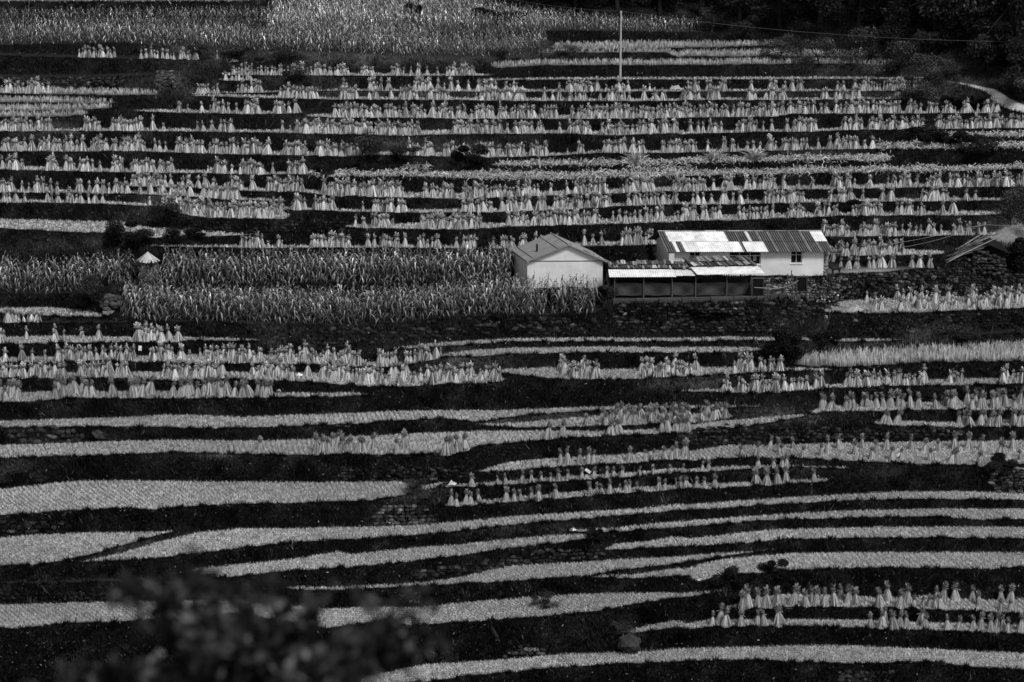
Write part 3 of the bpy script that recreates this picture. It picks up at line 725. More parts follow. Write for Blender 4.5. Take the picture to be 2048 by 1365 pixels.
exact('T3', 'I 400 928 110,430 922 105,490 923 95,540 926 110,600 912 100,692 905 110,770 917 100,805 902 95,830 907 105,880 918 95,940 912 120,975 878 95,1020 902 105,1060 910 95,1205 920 95,1250 888 112,1320 926 105,1360 893 100,1400 925 75,1450 928 80,1490 923 70,1520 932 85,1555 932 80,1535 888 85,1570 883 95,1645 888 95,1742 886 90,1785 912 85,1910 893 85,1965 898 100,1910 945 75,1970 945 58')
exact('T2', 'I 225 1030 85,268 1008 90,305 1033 95,390 1033 85,487 1023 85,530 1030 85,615 1028 100,1150 1043 80,1215 1043 110,1228 1003 75,1285 1043 95,1315 1040 85,1360 1038 85,1450 1022 95,1465 1046 80,1595 1053 85,1660 1053 80,1750 1058 85,1790 1043 90,1850 1062 85,1885 1043 85,1925 1052 75,1950 1068 85,2025 1070 100,2041 1058 80')
exact('T13', 'H 650 328 75,680 333 60,735 318 75,765 316 65,815 315 75,970 302 70,1020 300 60,1060 303 65,1120 298 75,1165 298 80,1265 288 80,1465 268 75,1500 265 75,1530 262 60,1575 260 80,1620 256 55,1670 250 60,1690 246 55,1740 248 55,1865 240 70,1900 236 60,1990 230 60,2020 228 60;I 20 222 50,45 222 55,80 220 50,130 222 60,175 220 55,238 230 75,480 206 85,540 208 90,605 203 90,655 197 95,820 190 80')
exact('T14', 'H 770 219 65,920 206 50,970 204 50,1065 198 70,1120 198 70,1180 190 55,1230 190 55,1280 182 60,1330 180 60,1415 176 60,1485 172 60,1560 164 60,1600 162 55,1650 160 60,1750 156 50,1830 150 50,1930 143 45,2000 138 45;I 165 125 50,200 124 60,490 109 65,580 108 65,630 108 70,660 107 70')
exact('T15', 'H 1290 82 70,1330 84 75,1400 80 65,1450 80 70,1480 79 60,1690 68 60,1780 60 50,1830 58 45,1900 56 55,1940 58 60;I 10 45 70,60 40 75,400 50 60,480 38 60,620 30 70,640 35 60,750 46 50,860 38 55,900 28 80,1060 35 75,1155 58 65,1180 25 70,1280 70 75,1330 62 50,1500 72 60,1620 82 60,1660 82 70,1790 94 75,1900 48 80,1920 42 75,1460 20 70,1540 15 60,2030 66 60,1240 2 70,1380 5 70,1640 0 70,1800 10 75,700 0 60,560 2 60,970 0 70,1100 -10 60,1720 0 70,1980 0 70')
rows('T16', 'D 1500-1540*1,1850-2046*7;E 0-200*5,330-400*3,1220,1300,1560-1640*4,1870-2046*5;F 0-90*5', .5, .92)
exact('T16', 'E 620 1398 110,650 1390 100,690 1380 105,730 1370 90,640 1375 90')
rows('T17', 'E 1440,1530-2046*27;F 0-80*6,150-310*8', .25, .9)
rows('T37', 'F 850-940*4,1000-1060*3,1090-1230*5,1260,1310-1330*2,1385,1420-1440*2,1530,1580-1660*4,1740,1860-1920*4,1690-2040*9', .3, .9)
rows('T38', 'F 1220-1310*3,1660-1740*4,1780-1900*5,1970-2046*4', .35, .9)
rows('T19', 'D 10-110*6,320-450*8,470-550*4,660,770-830*5,870,1010,1050-1130*5,1140-1380*8,1410-1470*3,1500-1590*4', .1, .9)
rows('T20', 'D 0-330*18,350-380*2,470-660*12,680-750*4,950-1000*3,1000-1110*8,1110-1310*10,1470-1720*14,1800,1870-2046*10;E 0-930*44', .1, .95)
rows('T21', 'E 1280-1520*18,1750-2046*18;F 0-140*4,300,350-460*6,500-640*6', .15, .9)
rows('T22', 'D 30,130,190,265,330-540*12,560-800*9,870-1010*10,1040-1110*3,1170-1540*20,1580-2046*26;E 0-130*8,220-340*5,380-600*10', .15, .9)
rows('T23', 'D 0-30*2,155,310-330*2,375,470-490*2,580,800-950*12,990,1045', .2, .8)
rows('T24', 'D 40-240*9')
rows('T31', 'F 1120-1200*4,1210,1300-1380*5,1400-1660*20,1700-2046*28', .1, .95)
rows('T36', 'F 280-340*3,370-620*14,640-790*6,820-860*3,1000-1470*28,1600-1690*4,1910-2046*9', .3, .9)
rows('R1', 'F 860-1020*14,1080-1270*16,1290,1335,1370,1410,1440,1490,1520,1560,1630-1650*2,1670,1710-1730*2,1775,1815')
rows('R2', 'F 910-1010*7,1040-1350*22')
rows('HL', 'F 930,975,1020,1060-1080*2,1140,1165,1190-1220*3,1270-1290*2,1390,1430-1450*2,1490-1510*2', .05, .3)
rows('T30', 'D 1410-1540*7,1570,1620-1650*3,1820-2046*14;E 20,40,165,200,230-350*7,380,450-580*8,680,720-810*6,895,940-1020*6,1050-1090*3,1120-1280*8,1430,1480,1530,1640-1830*12')
rows('U1', 'B 90,140,190-320*9,470-830*36,980-1110*8,1120-1540*24,1580-1900*10,2000;C 0-270*14,370-580*10,660-760*7,820-960*6,1040-1220*11,1290-1480*8,1570,1630')
rows('U2', 'A 1590-1660*5,1700-1760*4,1780,1840-1950*8;B 135,190-310*9,340-380*4,710-890*12,950-1110*9,1150-1200*3,1250-1580*22,1680-1980*14;C 0,110,140,170,220,280-300*3,345,390,430,530-760*16,900-1050*9,1100,1220,1260-1280*2,1440-1610*10,1710,1760')
rows('U3', 'A 730,760-970*14,1000,1065,1095-1115*2,1160,1205,1245,1360-1430*5,1480,1560-1780*14,1890-2046*10;B 0-380*24,480-660*11,710-1160*30,1230,1330,1370-1570*13,1650-1840*11,1940-2030*5;C 0-190*10,230,290-340*4,410-600*9,630-650*3,730,800-820*2,920-1060*7,1130-1150*2,1240-1440*9,1470-1560*5,1610-2046*32')
rows('U3b', 'A 0-80*5,130,170,200-300*6,335,440-490*3,525,565,605,640,680,710,745,820,880,920-970*4,1000-1120*7,1180-1390*14')
rows('U3c', 'A 20-60*3,95,145,280,300,335-345*2,390-430*4,450,475,515-525*2,555,600,875')
rows('A1', 'A 950-1140*18,1130-1330*18,1340-1660*26', .0, .95)
rows('U6', 'A 10-150*7,270-345*7,390-440*5,465-520*6,540,585,650-720*7,760-900*11,930-1015*7,1215,1265-1320*4,1355,1400-1550*12,1595,1690-1780*8')
rows('U7', 'A 0-200*12,220-460*20,485,530-630*8,660-680*3,700-850*15,910,935,970,1030-1190*14,1220-1400*14,1420-1580*14,1660-1800*13,1850-2046*13;B 0-90*6,100-200*7,390-550*11,600-860*16,870-1080*14,1110-1220*9,1330,1390-1430*3,1540-1660*9,1700-1780*4,1880-2046*14;C 0-130*9,195,280-380*6,425,465,500,550-600*4,630-780*12,845,910,940-1080*11,1115,1155-1170*2')
rows('U8', 'A 0-310*22,500-590*9,650-800*13,820,895,957,1155,1190,1240,1290-1360*4,1650,1695,1730-2046*24;B 0-190*15,200-460*22,660-940*20,980,1010-1130*9,1150-1210*4,1285,1340-1470*9,1530-1800*18,1800-1980*11;C 0,95,140,170,200-280*6,360-480*10,520,570,660,690-830*15,970-1100*13,1130-1460*22,1520-1800*18,1800-2046*16')
rows('U9', 'A 1960-2046*5;B 0-240*15,270-390*9,400-500*8,530-660*10,680-740*5,770-900*8,920-1140*16,1160-1270*7,1340-1460*8,1460-2046*46;C 0-640*40,660-840*12,860-910*4,940-980*3,990-1140*12,1160-1320*14,1350-1450*5,1480-1540*4,1570-1650*5,1680-1730*4,1775,1810-1890*8')
rows('U9L', 'A 1045-1055*2,1100,1180,1230,1250-1320*5,1335,1385,1430-1520*7,1600-1690*6,1735')
rows('U10', 'A 1640-1860*12,1990-2046*3;B 0-110*6,170-220*3,300,340-460*6,510-640*8,790-960*11,960-1080*9,1195,1245,1280,1330-1440*6,1520,1560-1660*8,1690,1775,1820-1910*6,1990-2046*4;C 40-150*7,200-270*5,420-480*5,530-640*7,870,890,940-1090*8,1290-1320*3')
rows('U11', 'A 1150-1280*8,1380-1530*9,2010;B 20,170-240*5,285,430-530*8,570,610,650,690,750,800-900*8,915,970-1040*4,1280,1320-1510*12,1555,1620-1690*4,1810,2036;C 80-150*5,195-220*3,260-310*4,450,560-600*4,650,690,720-750*3,950-1000*3,1040-1460*24')
rows('U12', 'A 1340-1500*9,1500-2046*28;B 20,40,120-200*7,300-380*6,415,455-465*2,510,570,620-790*12')
rows('U12b', 'A 1320-1480*7')
rows('L5', 'A 450-680*11,820-1150*14,1270')
rows('L2', 'A 0-290*12')

DESC = {'T2': 'in the lowest right sheaf row', 'T3': 'in the second lowest right sheaf row',
        'T13': 'in the row below two thin terraces', 'T14': 'on the middle thin terrace',
        'T15': 'on the broad right terrace above the bushes', 'T16': 'along the thin curving terrace across the middle',
        'T17': 'on the lens shaped middle terrace', 'T37': 'on the terrace above the dark grassy hollow',
        'T38': 'beside the dark grassy hollow', 'T19': 'in the lowest left sheaf row', 'T36': 'on the terrace below the standing rice'}
HERO = ['T2', 'T3', 'T13', 'T14', 'T15', 'T16', 'T17', 'T38', 'T37', 'T19']
SIZES = {'T15': 60, 'T16': 88, 'T17': 78, 'T37': 84, 'T38': 82, 'T19': 92}      # crop px, where not measured one by one
nvar = 8
hero_mesh = []
for i in range(nvar):
    tri = []
    for nm, arr in zip(('skirt', 'tie', 'head'), sheaf_parts(200 + i)):
        tmp = build(nm, arr[0], arr[1], M['straw'], arr[2]); tri.append(tmp.data); bpy.data.objects.remove(tmp)
    hero_mesh.append(tri)
nhero = 0; rest = []
for nm, lst in SHEAF.items():
    lst = sorted(lst)
    if nm in HERO:
        for i, (X, Y, h) in enumerate(lst):
            q = pt(X, Y); s = float(scl(q))
            if h is None: h = SIZES.get(nm, 80) * K * r.uniform(.85, 1.1)
            q[2] -= .02
            rt = empty('straw_sheaf', q, 'straw sheaf, %s from the left %s' % (ORD(i + 1), DESC[nm]), 'sheaf', 'straw sheaves ' + DESC[nm], r.uniform(0, 6.28))
            h = h * r.uniform(.88, 1.1) * (1.34 if nm == 'T15' else 1.12)
            k = h / s / .97; wd = k * r.uniform(.85, 1.1)
            rt.rotation_euler = (r.normal(0, .07), r.normal(0, .07), r.uniform(0, 6.28))
            rt.scale = (wd, wd, k)
            for pn, me in zip(('skirt', 'tie', 'head'), hero_mesh[int(r.integers(0, nvar))]):
                c = bpy.data.objects.new(pn, me); c.parent = rt; COL.objects.link(c)
            nhero += 1
    else:
        for (X, Y, h) in lst: rest.append((X, Y))
print('hero sheaves', nhero, 'rest', len(rest))
rest = np.array(rest); p = pt(rest[:, 0], rest[:, 1]); p[:, 2] -= .02
src = []
for i in range(9):
    a, b, c = sheaf_parts(300 + i, 34, 34, 8, False)
    n1, n2 = len(a[0]), len(b[0])
    src.append((np.concatenate([a[0], c[0]]), np.concatenate([a[1], c[1] + n1]), np.concatenate([a[2] * 1.15, c[2] * 1.75])))
hs = np.where(rest[:, 1] > 440, 1.06, 1.10) * np.clip(r.normal(.84, .17, len(p)), .45, 1.15)
hs = np.where((rest[:, 1] < 175), hs * .88, hs)
wd = hs * r.uniform(.8, 1.2, len(p))
V1, F1, S1 = place_many(src, p, np.stack([wd, wd, hs], -1), r.uniform(0, 6.28, len(p)), r.uniform(.75, 1.35, len(p)))
o = build('straw_sheaves', V1, F1, M['straw'], S1)
tag(o, 'hundreds of tied straw sheaves drying in rows on the farther terraces', 'sheaves', kind='stuff')
# ------------------------------------------------------------------ dry stone walls
def ico(q):
    """an irregular faceted stone about one metre across"""
    t = (1 + 5 ** .5) / 2
    v = np.array([(-1, t, 0), (1, t, 0), (-1, -t, 0), (1, -t, 0), (0, -1, t), (0, 1, t), (0, -1, -t), (0, 1, -t), (t, 0, -1), (t, 0, 1), (-t, 0, -1), (-t, 0, 1)], float)
    v /= np.linalg.norm(v[0]) * 2
    v = np.sign(v) * np.abs(v) ** .8
    v *= q.uniform(.82, 1.18, (12, 1))
    f = [(0, 11, 5), (0, 5, 1), (0, 1, 7), (0, 7, 10), (0, 10, 11), (1, 5, 9), (5, 11, 4), (11, 10, 2), (10, 7, 6), (7, 1, 8), (3, 9, 4), (3, 4, 2), (3, 2, 6), (3, 6, 8), (3, 8, 9), (4, 9, 5), (2, 4, 11), (6, 2, 10), (8, 6, 7), (9, 8, 1)]
    return v, np.array(f)
STONES = [ico(np.random.default_rng(900 + i)) for i in range(14)]
def stone_wall(name, spec, label, size=.34, tone=.06, fill=.92, cat='stone wall', group=None, out=.02, flatness=.62, seed=0):
    q = np.random.default_rng(seed + 17)
    a = parse(spec); s = float(scl(pt(*a[len(a) // 2][:2])))
    rowh = size * flatness * s * .86; Vs, Fs, Ss, n = [], [], [], 0
    ymin, ymax = a[:, 1].min(), a[:, 2].max(); y = ymin; k = 0
    while y < ymax:
        x = a[0, 0] + q.uniform(0, size * s)
        while x < a[-1, 0]:
            wd = size * q.uniform(.55, 1.5); yy = y + q.normal(0, rowh * .12)
            if np.interp(x, a[:, 0], a[:, 1]) < yy < np.interp(x, a[:, 0], a[:, 2]) and q.random() < fill:
                c = pt(x, yy); v, f = STONES[int(q.integers(0, len(STONES)))]
                sc_ = np.array([wd * 1.08, size * .9, size * flatness * q.uniform(.75, 1.25)])
                v = v * sc_; an = q.normal(0, .18); ca, sa = math.cos(an), math.sin(an)
                v = np.stack([v[:, 0] * ca - v[:, 2] * sa, v[:, 1], v[:, 0] * sa + v[:, 2] * ca], -1)
                Vs.append(v + c + [0, -out, 0]); Fs.append(f + n); n += 12
                Ss.append(np.full(12, tone * q.lognormal(0, .65)))
            x += wd * s * .93
        y += rowh; k += 1
    V = np.concatenate(Vs); o0 = V.mean(0); o0[2] = V[:, 2].min()
    o = build(name, V - o0, np.concatenate(Fs), M['stone'], np.concatenate(Ss), loc=o0)
    return tag(o, label, cat, group)
stone_wall('dry_stone_wall', 'E 1590 520 660,1900 525 690;F 0 520 680,300 515 690,600 500 680,760 470 600,960 505 540', 'tall rough stone wall below the tin roofed shed', .34, .028, .62, seed=1)
stone_wall('dry_stone_wall', 'F 520 362 475,700 360 470,860 365 520,980 362 500', 'squared stone wall directly under the long white house', .30, .11, .95, seed=2)
stone_wall('dry_stone_wall', 'F 985 350 490,1250 335 478,1500 315 470,1800 300 440,2046 330 420', 'long stone wall between the house yard and the stone hut', .36, .032, .93, seed=3)
stone_wall('dry_stone_wall', 'D 1500 665 740,1700 655 790,2046 660 800;E 0 655 790,300 640 740,700 605 700,1100 590 690,1500 590 690', 'rough stony bank under the central maize plot', .42, .022, .42, cat='stone bank', seed=4)
stone_wall('dry_stone_wall', 'H 195 395 440,270 330 448,400 318 450,520 345 445,560 400 430', 'rounded stone knoll at the end of the wide left field', .36, .055, .95, seed=5)
stone_wall('dry_stone_wall', 'H 0 92 182,300 95 186,500 110 188,760 100 160', 'low stone wall under the two straw sheaf clusters at lower centre', .33, .022, .7, seed=6)
stone_wall('dry_stone_wall', 'H 425 700 755,640 680 740,900 645 700,1200 590 655,1450 575 645,1560 590 630', 'stone wall along the curving terrace at bottom centre', .36, .028, .8, seed=7)
stone_wall('dry_stone_wall', 'H 340 850 890,400 828 905,470 838 900', 'small heap of stones beside the blurred tree', .28, .05, .95, cat='stone heap', seed=8)
stone_wall('dry_stone_wall', 'H 930 1180 1215,1040 1155 1210,1200 1160 1205', 'few pale stones showing in the lowest dark bank', .34, .045, .7, cat='stone bank', seed=9)
stone_wall('dry_stone_wall', 'I 960 1300 1400,1040 1288 1400,1150 1288 1400,1280 1310 1400', 'stone wall at the bottom edge, right of centre', .36, .045, .95, seed=10)
stone_wall('dry_stone_wall', 'I 1850 120 240,1900 100 250,2046 100 255', 'stone wall on the right edge below the broad sheaf terrace', .32, .055, .95, seed=11)
stone_wall('dry_stone_wall', 'G 0 410 508,200 420 500,430 440 485', 'dark stones in the bank under the wide left field', .45, .018, .7, cat='stone bank', seed=12)
stone_wall('dry_stone_wall', 'D 0 1255 1330,300 1240 1325,430 1262 1322,600 1280 1312', 'tumbled boulders in the bank at the left edge', .48, .04, .62, cat='stone bank', flatness=.7, seed=13)
stone_wall('dry_stone_wall', 'F 20 1250 1345,300 1232 1350,600 1235 1340,900 1245 1310,1300 1255 1305,1700 1240 1290', 'long dark stone wall above the broad right terrace', .34, .020, .72, seed=14)
stone_wall('dry_stone_wall', 'A 0 452 496,400 455 498,725 448 500', 'old stone wall near the upper left edge', .36, .035, .95, seed=15)
stone_wall('dry_stone_wall', 'A 1060 1288 1360,1300 1290 1365,1700 1290 1365,2046 1290 1350', 'dark stone bank right of the pale upper left field', .36, .013, .7, seed=16)
stone_wall('dry_stone_wall', 'G 0 830 895,300 835 895,600 845 890,880 860 885', 'dark stone wall above the lower left field', .36, .014, .85, seed=17)
stone_wall('dry_stone_wall', 'E 1100 600 700,1500 600 710', 'stones under the thin maize by the gable', .34, .018, .45, cat='stone bank', seed=18)
stone_wall('dry_stone_wall', 'F 980 590 680,1300 590 690,1700 580 670,2046 570 660', 'dark stony bank under the right sheaf field', .36, .016, .45, cat='stone bank', seed=19)
stone_wall('dry_stone_wall', 'F 1150 1010 1080,1500 1015 1080,2046 1010 1070', 'dark stones above the two right sheaf rows', .36, .010, .5, cat='stone bank', seed=20)

# stone heap like a short tower, upper left
def heap(name, c, label, w, h, n, tone, size, seed, cat):
    q = np.random.default_rng(seed); Vs, Fs, Ss = [], [], []; m_ = 0; c = np.asarray(c)
    for i in range(n):
        z = h * q.random() ** .9; rr = w * (1 - .35 * z / h); a = q.uniform(0, 6.28)
        p_ = c + [rr * math.cos(a), rr * .6 * math.sin(a), z]; v, f = STONES[int(q.integers(0, 14))]
        Vs.append(v * size * q.uniform(.7, 1.4) * [1.2, 1, .75] + p_); Fs.append(f + m_); m_ += 12; Ss.append(np.full(12, tone * q.lognormal(0, .45)))
    o = build(name, np.concatenate(Vs) - c, np.concatenate(Fs), M['stone'], np.concatenate(Ss), loc=c)
    return tag(o, label, cat)
heap('stone_heap', pt(*P('A', 970, 512)), 'tall heap of pale stones beside the upper left path',   .85, 1.35, 190, .075, .26, 3, 'stone heap')
heap('stone_heap', pt(*P('D', 660, 545)), 'heap of pale rocks between the two maize plots', .7, .8, 60, .05, .34, 4, 'stone heap')

def boulder(c, w, label, tone, seed):
    q = np.random.default_rng(seed); v, f = ico(q); me_v = [tuple(t) for t in v]
    import bmesh
    bm = bmesh.new(); vs = [bm.verts.new(t) for t in v]
    for t in f: bm.faces.new([vs[i] for i in t])
    bmesh.ops.subdivide_edges(bm, edges=bm.edges[:], cuts=3, use_grid_fill=True, smooth=.7)
    for b_ in bm.verts: b_.co *= 1 + .16 * math.sin(b_.co.x * 9 + seed) * math.sin(b_.co.z * 8) + q.normal(0, .012)
    me = bpy.data.meshes.new('boulder'); bm.to_mesh(me); bm.free()
    at_ = me.attributes.new('shade', 'FLOAT', 'POINT'); at_.data.foreach_set('value', np.full(len(me.vertices), tone, np.float32))
    me.materials.append(M['stone']); o = bpy.data.objects.new('boulder', me); o.location = c; o.scale = w; COL.objects.link(o)
    return tag(o, label, 'boulder')
c = pt(*P('H', 1690, 1160)); c[2] += .35; c[1] -= .3
boulder(c, (1.2, 1.0, .95), 'big grey boulder with a grassy top in the bottom bank', .04, 3)
c = pt(*P('D', 635, 582)); c[2] += .1; boulder(c, (.8, .7, .45), 'flat pale boulder below the rocks between the maize plots', .16, 5)
c = pt(*P('D', 580, 1300)); c[2] += .15; boulder(c, (.75, .6, .5), 'round boulder in the bank right of the tumbled stones', .05, 6)
c = pt(*P('F', 885, 610)); c[2] += .1; boulder(c, (.35, .3, .38), 'small pale stone on the bank below the right sheaf field', .22, 8)

# ------------------------------------------------------------------ buildings
UP = np.array([0, 0, 1.0])
def vec(d): d = R(d); return np.array([math.cos(d), math.sin(d), 0.0])
def wall_holes(mb, o, a, L_, H_, th, holes, n_in, sh=1.0):
    """a wall from o along a, L_ x H_, thickness th into n_in, with rectangular holes (u0,u1,z0,z1)"""
    us = sorted({0, L_, *[h[0] for h in holes], *[h[1] for h in holes]}); zs = sorted({0, H_, *[h[2] for h in holes], *[h[3] for h in holes]})
    for i in range(len(us) - 1):
        z_run = None
        for j in range(len(zs) - 1):
            cu, cz = .5 * (us[i] + us[i + 1]), .5 * (zs[j] + zs[j + 1])
            if any(h[0] < cu < h[1] and h[2] < cz < h[3] for h in holes): continue
            mb.box(o + a * us[i] + UP * zs[j], a * (us[i + 1] - us[i]), n_in * th, UP * (zs[j + 1] - zs[j]), sh)
def corrugated(mb, p0, e, L_, up_, shadef, period=.16, amp=.022, t0=0., t1=1., nrm=None, lift=0.):
    """corrugated sheet surface: p0 eave corner, e unit along the eave, up_ the full vector up the slope"""
    nrm = np.cross(e, up_); nrm /= np.linalg.norm(nrm); nrm = nrm if nrm[2] > 0 else -nrm
    n = int(L_ / period * 4); V, S = [], []
    for i in range(n + 1):
        u = L_ * i / n; ph = math.sin(2 * math.pi * u / period)
        for t in (t0, t1):
            V.append(p0 + e * u + up_ * t + nrm * (amp * ph + lift)); S.append(shadef(u / L_, ph))
    Fa = [[2 * i, 2 * i + 2, 2 * i + 3, 2 * i + 1] for i in range(n)]
    mb.add(V, Fa, S)

# --- the gable house
g0 = pt(1054.6, 578); s = float(scl(g0)); g0[2] -= .15
ga = vec(1.0); gb = vec(104.5); gn = np.array([0, 1.0, 0])
W_, D_, H_ = 150.5 / s, 3.6, (578 - 521.5) / s + .15; AP = 32.5 / s
house = empty('gable_house', g0, 'small white plastered house with a pale felt gable roof', 'house')
def loc(p): return np.asarray(p) - g0
mb = MB()
z = np.zeros(3)
mb.hexa([z, ga * W_, ga * W_ + gb * D_, gb * D_, UP * H_, ga * W_ + UP * H_, ga * W_ + gb * D_ + UP * H_, gb * D_ + UP * H_])
apx = ga * (W_ * .535) + UP * (H_ + AP)
mb.add([UP * H_, ga * W_ + UP * H_, apx, gb * D_ + UP * H_, ga * W_ + gb * D_ + UP * H_, apx + gb * D_], [[0, 1, 2], [4, 3, 5]])
mb.build('wall', M['plaster'], house)
mb = MB(); mb.box(UP * (H_ - .03) - gn * .025 - ga * .03, ga * (W_ + .06), gn * .03, UP * .045, .05)
mb.build('beam', M['wood'], house)
mb = MB(); th = UP * .10; ov = gb * -.28; bk = gb * (D_ + .5)
eL = -ga * .12 + UP * (H_ - .045); eR = ga * (W_ + .42) + UP * (H_ - .17)
mb.hexa([eL + ov, apx + ov, apx + bk, eL + bk, eL + ov + th, apx + ov + th, apx + bk + th, eL + bk + th], 1.0)
mb.build('roof_slope', M['roof_felt'], house)
mb = MB(); mb.hexa([apx + ov, eR + ov, eR + bk, apx + bk, apx + ov + th * 1.02, eR + ov + th, eR + bk + th, apx + bk + th * 1.02], 1.15)
mb.build('roof_slope', M['roof_felt'], house)
sl = apx - eL; mb = MB()
for t in (.14, .72, .97):
    q_ = eL + sl * t + th; mb.box(q_ + ov + UP * .012, sl / np.linalg.norm(sl) * .03, bk - ov, UP * .02, .03)
for k in range(7):
    q_ = apx + (eR - apx) * (k + .6) / 7.4 + th; mb.box(q_ + ov * .8 + UP * .004, (eR - apx) / np.linalg.norm(eR - apx) * r.uniform(.2, .6), gb * .5, UP * .05, r.uniform(.15, .45))
mb.build('roof_seam', M['wood'], house)
q_ = eL + sl * .36 + th + gb * 1.0
mb = MB(); mb.tube(q_ - UP * .1, q_ + UP * .52, .075, .07, 10, .03); mb.build('chimney', M['wood'], house)

# --- the long house
l0 = pt(1346, 551); s = float(scl(l0)); l0[2] -= .2
l1 = pt(1646, 551.4); an_ = math.degrees(math.atan2(l1[1] - l0[1], l1[0] - l0[0])); print('house angle', an_, l0, l1); la = vec(an_); lb = vec(an_ + 101); LL = 300.5 / s; LH = (551 - 500.5) / s + .2; LD = 4.4
lh = empty('farmhouse', l0, 'long low white farmhouse with a patched corrugated roof', 'house')
X = lambda px: (px - 1346) / s * 1.003
Zy = lambda py, px: (551 - (px - 1346) * .004 - py) / s + .2
holes = [(X(1378.6), X(1400), Zy(531, 1390), Zy(503.5, 1390)), (X(1457.5), X(1520.5), Zy(529, 1490), Zy(503, 1490)), (X(1580.5), X(1603), Zy(526, 1590), Zy(501.5, 1590))]
mb = MB(); wall_holes(mb, z, la, LL, LH, .22, holes, lb)
mb.box(lb * .22, la * .22, lb * (LD - .22), UP * LH); mb.box(la * (LL - .22) + lb * .22, la * .22, lb * (LD - .22), UP * LH)
mb.box(lb * LD + la * .22, la * (LL - .44), -lb * .22, UP * LH)
RH = .84
for t in (0, LL - .22):
    o_ = la * t + UP * LH
    mb.add([o_, o_ + lb * LD, o_ + lb * LD * .5 + UP * RH, o_ + la * .22, o_ + la * .22 + lb * LD, o_ + la * .22 + lb * LD * .5 + UP * RH], [[0, 2, 1], [3, 4, 5], [0, 1, 4, 3], [1, 2, 5, 4], [2, 0, 3, 5]])
mb.build('wall', M['plaster'], lh)
mb = MB(); mb.box(-la * .38 - lb * .32, la * .36, lb * .30, UP * (LH - .12)); mb.build('pilaster', M['plaster'], lh)
for i, (u0, u1, z0, z1) in enumerate(holes):
    mb = MB(); fr = .05; o_ = lb * .08
    mb.box(o_ + la * u0 + UP * z0, la * fr, lb * .06, UP * (z1 - z0)); mb.box(o_ + la * (u1 - fr) + UP * z0, la * fr, lb * .06, UP * (z1 - z0))
    for zz in (z0, z1 - fr, z0 + (z1 - z0) * .66): mb.box(o_ + la * (u0 + fr) + UP * zz, la * (u1 - u0 - 2 * fr), lb * .06, UP * fr)
    nb = 3 if i == 1 else 2
    for k in range(1, nb): mb.box(o_ + la * (u0 + (u1 - u0) * k / nb - fr / 2) + UP * (z0 + fr) - lb * .003, la * fr, lb * .06, UP * (z1 - z0 - 2 * fr))
    fo = mb.build('window', M['paint'], lh)
    mb = MB(); mb.box(la * u0 + lb * .12 + UP * z0, la * (u1 - u0), lb * .02, UP * (z1 - z0)); mb.build('pane', M['glass'], fo)
    mb = MB(); mb.box(la * (u0 - .06) - lb * .05 + UP * (z0 - .07), la * (u1 - u0 + .12), lb * .14, UP * .068); mb.build('sill', M['plaster'], fo)
# pale board stands in for the reflection on the wide window's right pane
u0, u1, z0, z1 = holes[1]
mb = MB(); mb.box(la * (u1 - .50) + lb * .105 + UP * (z0 + .25), la * .22, lb * .01, UP * .42, .30); mb.build('pane_reflection', M['cloth'], lh)
e0 = -la * .52 - lb * .42 + UP * (LH - .02); eL_ = LL + 1.04; upf = lb * (.42 + LD / 2) + UP * (RH + .12)
qr = np.random.default_rng(5)
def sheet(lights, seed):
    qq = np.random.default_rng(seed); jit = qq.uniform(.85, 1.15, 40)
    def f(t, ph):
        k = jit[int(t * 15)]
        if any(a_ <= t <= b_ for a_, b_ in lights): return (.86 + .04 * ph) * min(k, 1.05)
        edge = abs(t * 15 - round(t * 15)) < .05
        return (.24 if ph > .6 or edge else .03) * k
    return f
rf = MB()
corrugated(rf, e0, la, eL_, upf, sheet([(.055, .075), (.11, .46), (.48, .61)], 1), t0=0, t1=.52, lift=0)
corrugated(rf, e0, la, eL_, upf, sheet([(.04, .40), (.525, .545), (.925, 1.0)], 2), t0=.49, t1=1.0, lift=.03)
roof = rf.build('roof', M['roof_metal'], lh)
rf = MB(); b0 = e0 + upf + UP * .01; dn = lb * (LD / 2 + .75) - UP * (RH + .30)
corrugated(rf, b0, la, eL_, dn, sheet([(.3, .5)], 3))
rf.build('roof', M['roof_metal'], lh)
mb = MB()
for k in range(14): mb.box(b0 + la * (eL_ * k / 14 + qr.uniform(0, .05)) - lb * .10 + UP * (.015 + .003 * (k % 2)), la * (eL_ / 14 * .99), lb * .2, UP * .035, qr.uniform(.12, .5))
mb.build('ridge_cap', M['roof_metal'], lh)
mb = MB()
for k in range(7): mb.box(e0 + la * (.1 + k * (eL_ - .3) / 6) + upf * .02 - UP * .10, la * .08, upf * .97, UP * .055, .06)
mb.build('rafter', M['wood'], lh)
pr = l0 + la * (LL + .03) + lb * .5
mb = MB()
for k in range(34):
    zz = (k // 2) * .105; v, f = STONES[k % 14]
    mb.add(v * [.34, .5, .15] + pr + la * (.1 + .2 * (k % 2)) + UP * (zz + .05), f.tolist(), qr.uniform(.16, .5))
tag(mb.build('stone_pier', M['stone'], loc=pr), 'pale rough stone pier at the right end of the long farmhouse', 'pier')

